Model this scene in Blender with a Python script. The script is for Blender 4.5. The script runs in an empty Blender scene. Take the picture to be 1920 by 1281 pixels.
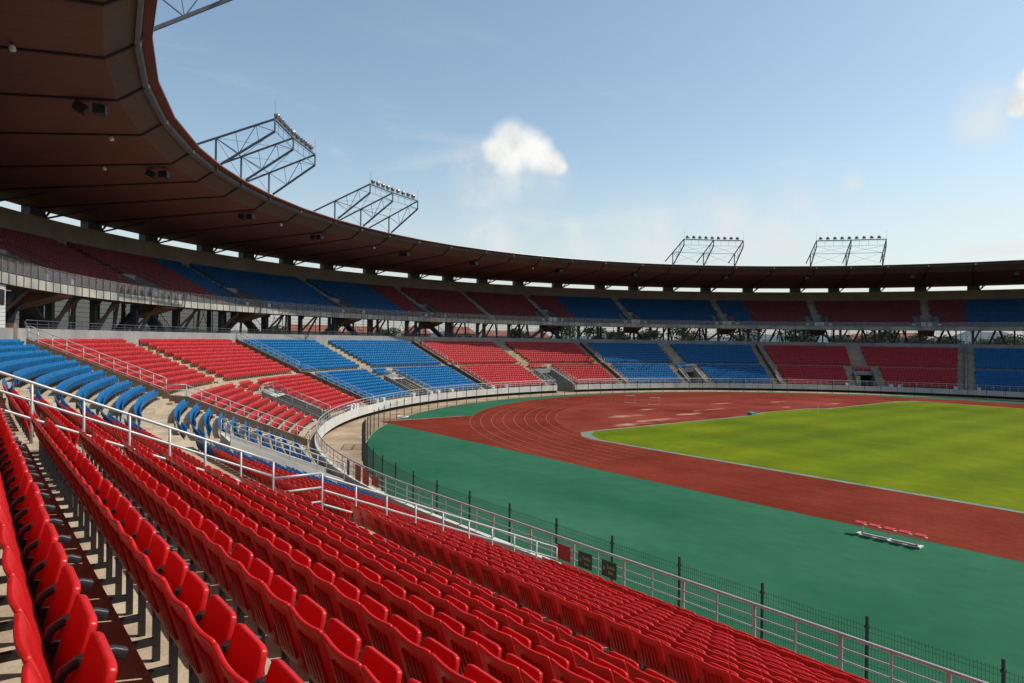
import bpy, bmesh, math, random
import numpy as np
from math import sin, cos, pi, radians, sqrt, atan2, floor
from mathutils import Vector, Matrix
random.seed(7); rng = np.random.default_rng(7)
S = bpy.context.scene
COL = S.collection

# ------------------------------------------------------------ camera
F, TH, H, ROLL = 1317.0, 0.6605, 8.65, 0.0134
cam_d = bpy.data.cameras.new('camera'); cam = bpy.data.objects.new('camera', cam_d); COL.objects.link(cam)
cam_d.sensor_width = 36.0; cam_d.lens = 36.0 * F / 1920.0
cam_d.clip_start = 0.05; cam_d.clip_end = 20000
cam_d.shift_y = -3.5 / 1920.0
cam.matrix_world = Matrix.Translation((0, 0, H)) @ Matrix.Rotation(-TH, 4, 'Z') @ Matrix.Rotation(pi / 2, 4, 'X') @ Matrix.Rotation(ROLL, 4, 'Z')
S.camera = cam

# ------------------------------------------------------------ world and sun
SUN_EL, SUN_AZ = radians(51), radians(-30)
sun_dir = Vector((cos(SUN_EL) * cos(SUN_AZ), cos(SUN_EL) * sin(SUN_AZ), sin(SUN_EL)))
W = bpy.data.worlds.new("World"); S.world = W; W.use_nodes = True
wn = W.node_tree.nodes; wl = W.node_tree.links
for n in list(wn): wn.remove(n)
wout = wn.new('ShaderNodeOutputWorld'); bg = wn.new('ShaderNodeBackground')
bg.inputs['Strength'].default_value = 0.145
sky = wn.new('ShaderNodeTexSky'); sky.sky_type = 'NISHITA'; sky.sun_disc = False
sky.sun_elevation = SUN_EL; sky.sun_rotation = radians(120)
sky.air_density = 1.0; sky.dust_density = 1.2; sky.ozone_density = 1.5; sky.altitude = 0
tc = wn.new('ShaderNodeTexCoord')
def wmath(op, a, b=None, c=None, clamp=False):
    n = wn.new('ShaderNodeMath'); n.operation = op; n.use_clamp = clamp
    for i, v in enumerate((a, b, c)):
        if v is None: continue
        if isinstance(v, (int, float)): n.inputs[i].default_value = v
        else: wl.new(v, n.inputs[i])
    return n.outputs[0]
def wramp(v, a, b):
    n = wn.new('ShaderNodeMapRange'); n.interpolation_type = 'SMOOTHSTEP'
    n.inputs['From Min'].default_value = a; n.inputs['From Max'].default_value = b
    wl.new(v, n.inputs['Value']); return n.outputs['Result']
def wnoise(vec, scale, detail, rough=0.55, dist=0.0):
    n = wn.new('ShaderNodeTexNoise'); n.inputs['Scale'].default_value = scale
    n.inputs['Detail'].default_value = detail; n.inputs['Roughness'].default_value = rough
    n.inputs['Distortion'].default_value = dist; wl.new(vec, n.inputs['Vector']); return n.outputs['Fac']
D = tc.outputs['Generated']
sep = wn.new('ShaderNodeSeparateXYZ'); wl.new(D, sep.inputs[0])
# cumulus puffs: clusters of soft lobes in direction space, edges broken by noise
def lobe(vec, c, r):
    n = wn.new('ShaderNodeVectorMath'); n.operation = 'DISTANCE'; wl.new(vec, n.inputs[0])
    v = Vector(c).normalized(); n.inputs[1].default_value = v
    return wmath('SUBTRACT', 1.0, wmath('DIVIDE', n.outputs['Value'], r))
wn_n = wn.new('ShaderNodeTexNoise'); wn_n.inputs['Scale'].default_value = 24; wn_n.inputs['Detail'].default_value = 6
wl.new(D, wn_n.inputs['Vector'])
wsub = wn.new('ShaderNodeVectorMath'); wsub.operation = 'MULTIPLY_ADD'
wl.new(wn_n.outputs['Color'], wsub.inputs[0]); wsub.inputs[1].default_value = (0.016,) * 3
wl.new(D, wsub.inputs[2])
woff = wn.new('ShaderNodeVectorMath'); woff.operation = 'SUBTRACT'; wl.new(wsub.outputs[0], woff.inputs[0]); woff.inputs[1].default_value = (0.008,) * 3
DD = woff.outputs[0]
def ray_dir(x, y):
    u, v = x - 960, y - 640.5
    c, s = cos(-ROLL), sin(-ROLL)
    u, v = u * c - v * s, u * s + v * c
    v -= -3.5
    return Vector((sin(TH) * F + cos(TH) * u, cos(TH) * F - sin(TH) * u, -v)).normalized()
lobes = [(960, 270, .044), (985, 276, .042), (932, 284, .030), (1012, 290, .034), (1034, 304, .028), (1048, 316, .018), (955, 300, .034), (1908, 204, .018), (1925, 190, .024), (1935, 150, .024)]
cum = None
for (x, y, r) in lobes:
    l = lobe(DD, ray_dir(x, y), r)
    cum = l if cum is None else wmath('MAXIMUM', cum, l)
cum_m = wramp(cum, 0.14, 0.68)
soft = [(1350, 445, .09), (1480, 430, .08), (1200, 470, .10), (930, 315, .04), (900, 335, .07), (960, 322, .07), (1850, 215, .05), (1010, 330, .06), (895, 440, .045), (930, 445, .05), (1100, 465, .05), (1080, 430, .025), (1596, 343, .02), (1245, 425, .025)]
sf = None
for (x, y, r) in soft:
    l = lobe(DD, ray_dir(x, y), r)
    sf = l if sf is None else wmath('MAXIMUM', sf, l)
sfn = wramp(wnoise(D, 14, 7, .6, .3), .38, .62)
sf_m = wmath('MULTIPLY', wramp(sf, 0.0, 0.9), wmath('MULTIPLY_ADD', sfn, 0.6, 0.2))
# thin cirrus: stretched noise, thicker low in the sky
mp = wn.new('ShaderNodeMapping'); mp.inputs['Scale'].default_value = (1.0, 1.0, 4.5); mp.inputs['Location'].default_value = (3.1, 1.7, 0.3)
wl.new(D, mp.inputs['Vector'])
ci = wnoise(mp.outputs[0], 3.2, 7, 0.6, 0.4)
ci_m = wramp(ci, 0.50, 0.78)
low = wmath('SUBTRACT', 1.0, wramp(sep.outputs['Z'], 0.05, 0.42))
ci_m = wmath('MULTIPLY', ci_m, wmath('MULTIPLY_ADD', low, 0.75, 0.10))
hz = wmath('MULTIPLY', wmath('SUBTRACT', 1.0, wramp(sep.outputs['Z'], 0.0, 0.28)), 0.66)
def mixc(a, b, f):
    n = wn.new('ShaderNodeMix'); n.data_type = 'RGBA'
    if isinstance(a, tuple): n.inputs['A'].default_value = a
    else: wl.new(a, n.inputs['A'])
    if isinstance(b, tuple): n.inputs['B'].default_value = b
    else: wl.new(b, n.inputs['B'])
    wl.new(f, n.inputs['Factor']); return n.outputs['Result']
tint = wn.new('ShaderNodeVectorMath'); tint.operation = 'MULTIPLY'; wl.new(sky.outputs[0], tint.inputs[0]); tint.inputs[1].default_value = (1.06, 1.05, 0.93)
c1 = mixc(tint.outputs[0], (4.5, 4.55, 4.45, 1), hz)
c2 = mixc(c1, (4.8, 4.9, 4.9, 1), ci_m)
c3 = mixc(c2, (4.7, 4.95, 5.0, 1), sf_m)
shade = wnoise(D, 18, 4)
c4 = mixc(c3, mixc((4.3, 4.5, 4.5, 1), (5.9, 5.9, 5.75, 1), wramp(shade, .3, .6)), cum_m)
wl.new(c4, bg.inputs['Color']); wl.new(bg.outputs[0], wout.inputs[0])

sun_l = bpy.data.lights.new('sun', 'SUN'); sun_l.energy = 4.6; sun_l.angle = radians(0.5); sun_l.color = (1.0, 0.95, 0.88)
sun = bpy.data.objects.new('sun', sun_l); COL.objects.link(sun)
sun.rotation_euler = sun_dir.to_track_quat('Z', 'Y').to_euler()
S.view_settings.view_transform = 'Standard'; S.view_settings.look = 'None'; S.view_settings.exposure = 0.18; S.view_settings.gamma = 1.0
S.render.engine = 'CYCLES'
S.cycles.max_bounces = 6; S.cycles.diffuse_bounces = 2; S.cycles.transparent_max_bounces = 16

# ------------------------------------------------------------ materials
def new_mat(name):
    m = bpy.data.materials.new(name); m.use_nodes = True
    nt = m.node_tree; return m, nt, nt.nodes['Principled BSDF'], nt.nodes, nt.links
KD = .74
def mat(name, col, rough=0.8, var=0.12, scale=1.5, col2=None, bump=0.0, bscale=30, metal=0.0, spec=0.5, detail=5, stretch=None, lo=.35, hi=.65, fine=0.0, fscale=60):
    """base colour broken up by noise between col*(1-var) and col*(1+var) or col and col2"""
    m, nt, p, N, L = new_mat(name); col = tuple(c * KD for c in col); col2 = None if col2 is None else tuple(c * KD for c in col2)
    p.inputs['Roughness'].default_value = rough; p.inputs['Metallic'].default_value = metal
    p.inputs['Specular IOR Level'].default_value = spec
    t = N.new('ShaderNodeTexCoord'); mp = N.new('ShaderNodeMapping'); L.new(t.outputs['Object'], mp.inputs[0])
    if stretch: mp.inputs['Scale'].default_value = stretch
    n = N.new('ShaderNodeTexNoise'); n.inputs['Scale'].default_value = scale; n.inputs['Detail'].default_value = detail; n.inputs['Roughness'].default_value = .6
    L.new(mp.outputs[0], n.inputs['Vector'])
    r = N.new('ShaderNodeValToRGB'); r.color_ramp.elements[0].position = lo; r.color_ramp.elements[1].position = hi
    if col2 is None:
        a = tuple(c * (1 - var) for c in col); b = tuple(min(1, c * (1 + var)) for c in col)
    else: a, b = col, col2
    r.color_ramp.elements[0].color = (*a, 1); r.color_ramp.elements[1].color = (*b, 1)
    L.new(n.outputs['Fac'], r.inputs['Fac'])
    out = r.outputs['Color']
    if fine:
        n3 = N.new('ShaderNodeTexNoise'); n3.inputs['Scale'].default_value = fscale; n3.inputs['Detail'].default_value = 3
        L.new(mp.outputs[0], n3.inputs['Vector'])
        mr = N.new('ShaderNodeMapRange'); mr.inputs['From Min'].default_value = .3; mr.inputs['From Max'].default_value = .7
        mr.inputs['To Min'].default_value = 1 - fine; mr.inputs['To Max'].default_value = 1 + fine
        L.new(n3.outputs['Fac'], mr.inputs['Value'])
        mu = N.new('ShaderNodeVectorMath'); mu.operation = 'SCALE'; L.new(out, mu.inputs[0]); L.new(mr.outputs[0], mu.inputs['Scale'])
        out = mu.outputs[0]
    L.new(out, p.inputs['Base Color'])
    if bump:
        n2 = N.new('ShaderNodeTexNoise'); n2.inputs['Scale'].default_value = bscale; n2.inputs['Detail'].default_value = 4
        L.new(mp.outputs[0], n2.inputs['Vector'])
        b = N.new('ShaderNodeBump'); b.inputs['Strength'].default_value = bump; b.inputs['Distance'].default_value = .02
        L.new(n2.outputs['Fac'], b.inputs['Height']); L.new(b.outputs[0], p.inputs['Normal'])
    return m
M = {}
M['concrete'] = mat('terrace_concrete', (.36, .28, .19), .9, scale=.9, col2=(.56, .46, .33), spec=.2, bump=.3, fine=.10, fscale=25)
M['dirty'] = mat('weathered_concrete', (.24, .19, .14), .9, scale=.8, col2=(.36, .28, .20), fine=.12, fscale=12)
M['ground'] = mat('concrete_paving', (.28, .20, .125), .92, spec=.2, scale=.35, col2=(.48, .36, .24), fine=.12, fscale=4)
M['brown'] = mat('brown_wall', (.15, .10, .065), .9, scale=1.2, col2=(.24, .16, .10), fine=.1, fscale=20)
M['bal'] = mat('balustrade_paint', (.22, .21, .19), .5, var=.2, scale=2)
M['white'] = mat('parapet_paint', (.50, .50, .46), .75, scale=.5, col2=(.66, .65, .60), fine=.05, fscale=8, stretch=(1, 1, .3))
M['greywall'] = mat('grey_concrete', (.26, .26, .25), .85, scale=.4, col2=(.36, .355, .34), fine=.05, fscale=8)
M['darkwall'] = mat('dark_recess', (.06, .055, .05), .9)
M['backwall'] = mat('beige_wall', (.21, .18, .135), .85, scale=.3, col2=(.28, .245, .185))
M['steel'] = mat('galvanised_steel', (.46, .47, .49), .42, var=.10, scale=6, metal=.2)
M['dsteel'] = mat('dark_steel', (.045, .055, .07), .5, var=.2, scale=2)
M['truss'] = mat('truss_steel', (.10, .12, .14), .45, var=.15, scale=2)
M['black'] = mat('black_steel', (.018, .018, .02), .45, var=.3, scale=8)
M['arm'] = mat('black_plastic', (.022, .022, .024), .42, var=.2, scale=20, bump=.15, bscale=200)
M['fence'] = mat('fence_green_black', (.012, .022, .018), .6, var=.2)
M['green'] = mat('green_apron', (.016, .100, .054), .95, spec=.03, scale=.10, col2=(.042, .155, .086), detail=9, lo=.3, hi=.7, fine=.07, fscale=1.5, stretch=(1, .6, 1))
M['greend'] = M['green']
M['track'] = mat('red_track', (.135, .019, .009), .95, spec=.03, scale=.16, col2=(.225, .040, .022), detail=8, lo=.3, hi=.72, fine=.10, fscale=2.5)
M['line'] = mat('faded_line', (.30, .13, .09), .8, var=.25, scale=1.2)
M['kerb'] = mat('pale_kerb', (.11, .18, .13), .85, scale=.8, col2=(.20, .26, .20), spec=.2)
M['redfascia'] = None
M['gutter'] = mat('gutter_metal', (.075, .08, .085), .5, var=.25, scale=.7)
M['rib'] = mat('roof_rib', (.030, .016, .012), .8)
M['glassless'] = None
M['lamp'] = mat('lamp_housing', (.28, .28, .27), .35, var=.1, metal=.6)
M['lens'] = mat('lamp_glass', (.35, .38, .40), .08, var=.1)
M['speaker'] = mat('speaker_black', (.012, .012, .013), .6)
M['whitep'] = mat('white_plastic', (1, 1, .98), .5, var=.06)
M['signred'] = mat('red_sign', (.42, .012, .02), .5, var=.12, scale=4)
M['signgreen'] = mat('dark_green_sign', (.012, .05, .022), .5, var=.15, scale=4)
M['letter'] = mat('letter_paint', (.45, .47, .36), .6, var=.1)
M['yellow'] = mat('yellow_door', (.55, .52, .06), .6)
M['roofred'] = mat('clay_roof', (.34, .12, .075), .8, var=.25, scale=.6)
M['housewall'] = mat('house_wall', (.50, .46, .38), .85, var=.1, scale=.3)
M['trunk'] = mat('bark', (.12, .09, .06), .9)
M['leaf'] = mat('leaf_green', (.030, .052, .012), .8, spec=.1, scale=.5, col2=(.075, .105, .028))
M['leafd'] = mat('leaf_dark', (.018, .034, .012), .8, spec=.1, scale=.5, col2=(.05, .075, .028))
M['hill'] = mat('hazed_hill', (.10, .15, .18), .9, var=.1, scale=.002)  # distance haze painted in as a blue-grey base colour
M['terrain'] = mat('terrain', (.06, .08, .035), .95, scale=.01, col2=(.15, .13, .08))
M['shutter'] = mat('white_slats', (.60, .60, .58), .7, var=.05)
M['panel'] = mat('fascia_panel', (.26, .27, .27), .5, scale=.35, col2=(.50, .48, .40), detail=1)  # noise mixes yellowish lit and bluish unlit panel tones into the colour
M['stairpan'] = mat('brown_stair_casing', (.16, .085, .045), .8, var=.2, scale=.6)
M['paint'] = mat('bench_paint', (.70, .68, .62), .6, var=.1, scale=3)

def stripes_mat(name, base, base2, dark, per, width, rough=.8, kind='Z'):
    """panel joints of a ceiling / tile courses: thin darker lines; per in metres"""
    m, nt, p, N, L = new_mat(name); p.inputs['Roughness'].default_value = rough
    t = N.new('ShaderNodeTexCoord')
    n = N.new('ShaderNodeTexNoise'); n.inputs['Scale'].default_value = .12; n.inputs['Detail'].default_value = 6
    L.new(t.outputs['Object'], n.inputs['Vector'])
    r = N.new('ShaderNodeValToRGB'); r.color_ramp.elements[0].position = .35; r.color_ramp.elements[1].position = .65
    r.color_ramp.elements[0].color = (*base, 1); r.color_ramp.elements[1].color = (*base2, 1); L.new(n.outputs['Fac'], r.inputs['Fac'])
    uv = N.new('ShaderNodeUVMap'); uv.uv_map = 'UVMap'
    sx = N.new('ShaderNodeSeparateXYZ'); L.new(uv.outputs[0], sx.inputs[0])
    def tri(src, per, w):
        a = N.new('ShaderNodeMath'); a.operation = 'DIVIDE'; L.new(src, a.inputs[0]); a.inputs[1].default_value = per
        b = N.new('ShaderNodeMath'); b.operation = 'FRACT'; L.new(a.outputs[0], b.inputs[0])
        c = N.new('ShaderNodeMath'); c.operation = 'LESS_THAN'; L.new(b.outputs[0], c.inputs[0]); c.inputs[1].default_value = w / per
        return c.outputs[0]
    f = tri(sx.outputs['X'], per[0], width) if per[0] else None
    g = tri(sx.outputs['Y'], per[1], width) if per[1] else None
    if f is not None and g is not None:
        mx = N.new('ShaderNodeMath'); mx.operation = 'MAXIMUM'; L.new(f, mx.inputs[0]); L.new(g, mx.inputs[1]); f = mx.outputs[0]
    elif f is None: f = g
    mi = N.new('ShaderNodeMix'); mi.data_type = 'RGBA'; L.new(r.outputs[0], mi.inputs['A']); mi.inputs['B'].default_value = (*dark, 1)
    L.new(f, mi.inputs['Factor']); L.new(mi.outputs['Result'], p.inputs['Base Color'])
    return m
M['soffit'] = stripes_mat('brown_roof_lining', (.125, .048, .033), (.16, .065, .046), (.07, .025, .018), (1.62, 0), .035)
M['soffitlip'] = stripes_mat('brown_roof_lip', (.075, .043, .028), (.095, .056, .037), (.125, .082, .060), (1.25, 0), .04)
M['redfascia'] = stripes_mat('red_tile_fascia', (.15, .036, .028), (.19, .048, .037), (.05, .014, .012), (.45, .14), .018)
M['slatwhite'] = stripes_mat('white_slatted_cladding', (.42, .42, .40), (.46, .46, .44), (.16, .16, .15), (0, .24), .03)

def plastic(name, c1, c2, rough=.33):
    m, nt, p, N, L = new_mat(name)
    t = N.new('ShaderNodeTexCoord'); oi = N.new('ShaderNodeObjectInfo'); geo = N.new('ShaderNodeNewGeometry')
    mi = N.new('ShaderNodeMix'); mi.data_type = 'RGBA'; mi.inputs['A'].default_value = (*c1, 1); mi.inputs['B'].default_value = (*c2, 1)
    ad = N.new('ShaderNodeMath'); ad.operation = 'ADD'; L.new(oi.outputs['Random'], ad.inputs[0]); L.new(geo.outputs['Random Per Island'], ad.inputs[1])
    fr = N.new('ShaderNodeMath'); fr.operation = 'FRACT'; L.new(ad.outputs[0], fr.inputs[0])
    n = N.new('ShaderNodeTexNoise'); n.inputs['Scale'].default_value = 5; n.inputs['Detail'].default_value = 4; L.new(t.outputs['Object'], n.inputs['Vector'])
    a2 = N.new('ShaderNodeMath'); a2.operation = 'MULTIPLY_ADD'; L.new(n.outputs['Fac'], a2.inputs[0]); a2.inputs[1].default_value = .6; 
    m3 = N.new('ShaderNodeMath'); m3.operation = 'MULTIPLY'; L.new(fr.outputs[0], m3.inputs[0]); m3.inputs[1].default_value = .5
    L.new(m3.outputs[0], a2.inputs[2]); L.new(a2.outputs[0], mi.inputs['Factor'])
    nd = N.new('ShaderNodeTexNoise'); nd.inputs['Scale'].default_value = 28; nd.inputs['Detail'].default_value = 6; nd.inputs['Roughness'].default_value = .75; L.new(t.outputs['Object'], nd.inputs['Vector'])
    md = N.new('ShaderNodeMapRange'); md.inputs['From Min'].default_value = .52; md.inputs['From Max'].default_value = .80; md.inputs['To Max'].default_value = .16; L.new(nd.outputs['Fac'], md.inputs['Value'])
    m4 = N.new('ShaderNodeMix'); m4.data_type = 'RGBA'; L.new(mi.outputs['Result'], m4.inputs['A']); m4.inputs['B'].default_value = (.34, .24, .20, 1); L.new(md.outputs[0], m4.inputs['Factor'])
    L.new(m4.outputs['Result'], p.inputs['Base Color'])
    tl_ = N.new('ShaderNodeBsdfTranslucent'); L.new(m4.outputs['Result'], tl_.inputs['Color']); mxs = N.new('ShaderNodeMixShader'); mxs.inputs[0].default_value = .28
    L.new(p.outputs[0], mxs.inputs[1]); L.new(tl_.outputs[0], mxs.inputs[2]); L.new(mxs.outputs[0], N['Material Output'].inputs[0])
    rr = N.new('ShaderNodeMapRange'); rr.inputs['To Min'].default_value = rough - .07; rr.inputs['To Max'].default_value = rough + .12
    L.new(n.outputs['Fac'], rr.inputs['Value']); L.new(rr.outputs[0], p.inputs['Roughness'])
    return m
M['red'] = plastic('red_plastic', (.50, .004, .005), (.66, .013, .013))
M['redpink'] = plastic('pinkish_red_plastic', (.46, .020, .024), (.60, .045, .050), .36)  # slightly pinker red for the sectors past the first divider
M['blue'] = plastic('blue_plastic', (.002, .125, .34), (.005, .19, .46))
M['blueupper'] = plastic('upper_tier_blue_plastic', (.003, .075, .23), (.007, .12, .33), .45)  # darker blue for the upper tier seats
M['redupper'] = plastic('upper_tier_red_plastic', (.16, .022, .034), (.27, .05, .066), .5)  # darker, greyer red for the upper tier seats

def glass_mat(name, col, alpha):
    m, nt, p, N, L = new_mat(name)
    tr = N.new('ShaderNodeBsdfTransparent'); mx = N.new('ShaderNodeMixShader'); out = N['Material Output']
    p.inputs['Base Color'].default_value = (*col, 1); p.inputs['Roughness'].default_value = .25
    mx.inputs[0].default_value = alpha; L.new(tr.outputs[0], mx.inputs[1]); L.new(p.outputs[0], mx.inputs[2]); L.new(mx.outputs[0], out.inputs[0])
    return m
M['glass'] = glass_mat('grey_glass', (.26, .27, .28), .36)  # even grey film mixed over the clear pane
M['mesh'] = glass_mat('screen_mesh', (.045, .058, .072), .82)
M['meshthin'] = glass_mat('thin_screen_mesh', (.13, .155, .18), .28)

# grass
def grass_mat():
    m, nt, p, N, L = new_mat('pitch_grass'); p.inputs['Roughness'].default_value = .95; p.inputs['Specular IOR Level'].default_value = .06
    t = N.new('ShaderNodeTexCoord')
    def noise(scale, det, st=(1, 1, 1)):
        mp = N.new('ShaderNodeMapping'); mp.inputs['Scale'].default_value = st; L.new(t.outputs['Object'], mp.inputs[0])
        n = N.new('ShaderNodeTexNoise'); n.inputs['Scale'].default_value = scale; n.inputs['Detail'].default_value = det; n.inputs['Roughness'].default_value = .65
        L.new(mp.outputs[0], n.inputs[0]); return n.outputs['Fac']
    r = N.new('ShaderNodeValToRGB'); e = r.color_ramp.elements
    e[0].position = .36; e[0].color = (.060, .095, .001, 1); e[1].position = .64; e[1].color = (.118, .145, .002, 1)
    e.new(.5).color = (.086, .118, .001, 1)
    L.new(noise(.045, 8, (1.6, .8, 1)), r.inputs[0])
    wv = N.new('ShaderNodeTexWave'); wv.inputs['Scale'].default_value = .055; wv.inputs['Distortion'].default_value = 1.2; wv.inputs['Detail'].default_value = 2; wv.bands_direction = 'Y'; L.new(t.outputs['Object'], wv.inputs[0])
    wm_ = N.new('ShaderNodeMapRange'); wm_.inputs['To Min'].default_value = .90; wm_.inputs['To Max'].default_value = 1.08; L.new(wv.outputs['Fac'], wm_.inputs[0])
    mb_ = N.new('ShaderNodeVectorMath'); mb_.operation = 'SCALE'; L.new(r.outputs[0], mb_.inputs[0]); L.new(wm_.outputs[0], mb_.inputs['Scale'])
    n2 = noise(1.1, 6); mr = N.new('ShaderNodeMapRange'); mr.inputs['To Min'].default_value = .70; mr.inputs['To Max'].default_value = 1.30
    L.new(n2, mr.inputs[0]); mu = N.new('ShaderNodeVectorMath'); mu.operation = 'SCALE'; L.new(mb_.outputs[0], mu.inputs[0]); L.new(mr.outputs[0], mu.inputs['Scale'])
    L.new(mu.outputs[0], p.inputs['Base Color'])
    b = N.new('ShaderNodeBump'); b.inputs['Distance'].default_value = .05; b.inputs['Strength'].default_value = .5
    L.new(noise(14, 4), b.inputs['Height']); L.new(b.outputs[0], p.inputs['Normal'])
    return m
M['grass'] = grass_mat()
def darea_mat():
    m, nt, p, N, L = new_mat('worn_red_surface'); p.inputs['Roughness'].default_value = .95; p.inputs['Specular IOR Level'].default_value = .03
    t = N.new('ShaderNodeTexCoord')
    n = N.new('ShaderNodeTexNoise'); n.inputs['Scale'].default_value = .12; n.inputs['Detail'].default_value = 8; n.inputs['Roughness'].default_value = .6
    L.new(t.outputs['Object'], n.inputs[0])
    r = N.new('ShaderNodeValToRGB'); e = r.color_ramp.elements; e[0].position = .3; e[0].color = (.10, .014, .009, 1); e[1].position = .72; e[1].color = (.205, .045, .030, 1)
    L.new(n.outputs[0], r.inputs[0]); cur = r.outputs[0]
    # dried puddles of pale sand
    nn = N.new('ShaderNodeTexNoise'); nn.inputs['Scale'].default_value = .55; nn.inputs['Detail'].default_value = 7; L.new(t.outputs['Object'], nn.inputs[0])
    mask = None
    for (x, y, rx, ry) in [(68.5, 60.0, 2.3, .7), (59.5, 51.2, 4.6, .9), (68.5, 53.4, 3.4, 1.0), (84.5, 60.2, 3.4, .5), (94.5, 57.6, 3.2, .5), (88, 52.3, 1.6, .4), (54, 50.0, 4, 1.2), (60, 56, 3, 1), (99, 51.5, 3, .6), (75, 55.5, 4, .6)]:
        s = N.new('ShaderNodeVectorMath'); s.operation = 'SUBTRACT'; L.new(t.outputs['Object'], s.inputs[0]); s.inputs[1].default_value = (x, y, 0)
        d = N.new('ShaderNodeVectorMath'); d.operation = 'MULTIPLY'; L.new(s.outputs[0], d.inputs[0]); d.inputs[1].default_value = (1 / rx, 1 / ry, 0)
        l = N.new('ShaderNodeVectorMath'); l.operation = 'LENGTH'; L.new(d.outputs[0], l.inputs[0])
        q = N.new('ShaderNodeMath'); q.operation = 'SUBTRACT'; q.inputs[0].default_value = 1; L.new(l.outputs['Value'], q.inputs[1])
        if mask is None: mask = q.outputs[0]
        else:
            mm = N.new('ShaderNodeMath'); mm.operation = 'MAXIMUM'; L.new(mask, mm.inputs[0]); L.new(q.outputs[0], mm.inputs[1]); mask = mm.outputs[0]
    a = N.new('ShaderNodeMath'); a.operation = 'MULTIPLY_ADD'; L.new(nn.outputs[0], a.inputs[0]); a.inputs[1].default_value = 2.6; a.inputs[2].default_value = -1.35
    b = N.new('ShaderNodeMath'); b.operation = 'ADD'; L.new(mask, b.inputs[0]); L.new(a.outputs[0], b.inputs[1])
    mr = N.new('ShaderNodeMapRange'); mr.inputs['From Min'].default_value = .1; mr.inputs['From Max'].default_value = .9; mr.inputs['To Max'].default_value = .75; L.new(b.outputs[0], mr.inputs[0])
    mi = N.new('ShaderNodeMix'); mi.data_type = 'RGBA'; L.new(cur, mi.inputs['A']); mi.inputs['B'].default_value = (.37, .22, .16, 1); L.new(mr.outputs[0], mi.inputs['Factor'])
    L.new(mi.outputs['Result'], p.inputs['Base Color'])
    return m
M['darea'] = darea_mat()

# ------------------------------------------------------------ helpers
R0, CX, CY, XN, XF = 60.5, 76.0, 26.0, 15.5, 136.5
ARC = pi * R0
def pos(s, t, z=0.0):
    if s < 0: return Vector((XN - t, CY + s, z))
    if s > ARC: return Vector((XF + t, CY - (s - ARC), z))
    a = s / R0
    return Vector((CX - (R0 + t) * cos(a), CY + (R0 + t) * sin(a), z))
def frame(s):
    """(inward, along) unit vectors at s"""
    if s < 0: return Vector((1, 0, 0)), Vector((0, 1, 0))
    if s > ARC: return Vector((-1, 0, 0)), Vector((0, -1, 0))
    a = s / R0
    return Vector((cos(a), -sin(a), 0)), Vector((sin(a), cos(a), 0))
def P(deg): return radians(deg) * R0
def tag(o, label=None, cat=None, group=None, kind=None):
    if label: o['label'] = label
    if cat: o['category'] = cat
    if group: o['group'] = group
    if kind: o['kind'] = kind
    return o
def empty(name, loc, label, cat, group=None, rz=0):
    o = bpy.data.objects.new(name, None); COL.objects.link(o); o.location = loc; o.rotation_euler = (0, 0, rz)
    o.empty_display_size = .3
    return tag(o, label, cat, group)
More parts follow.
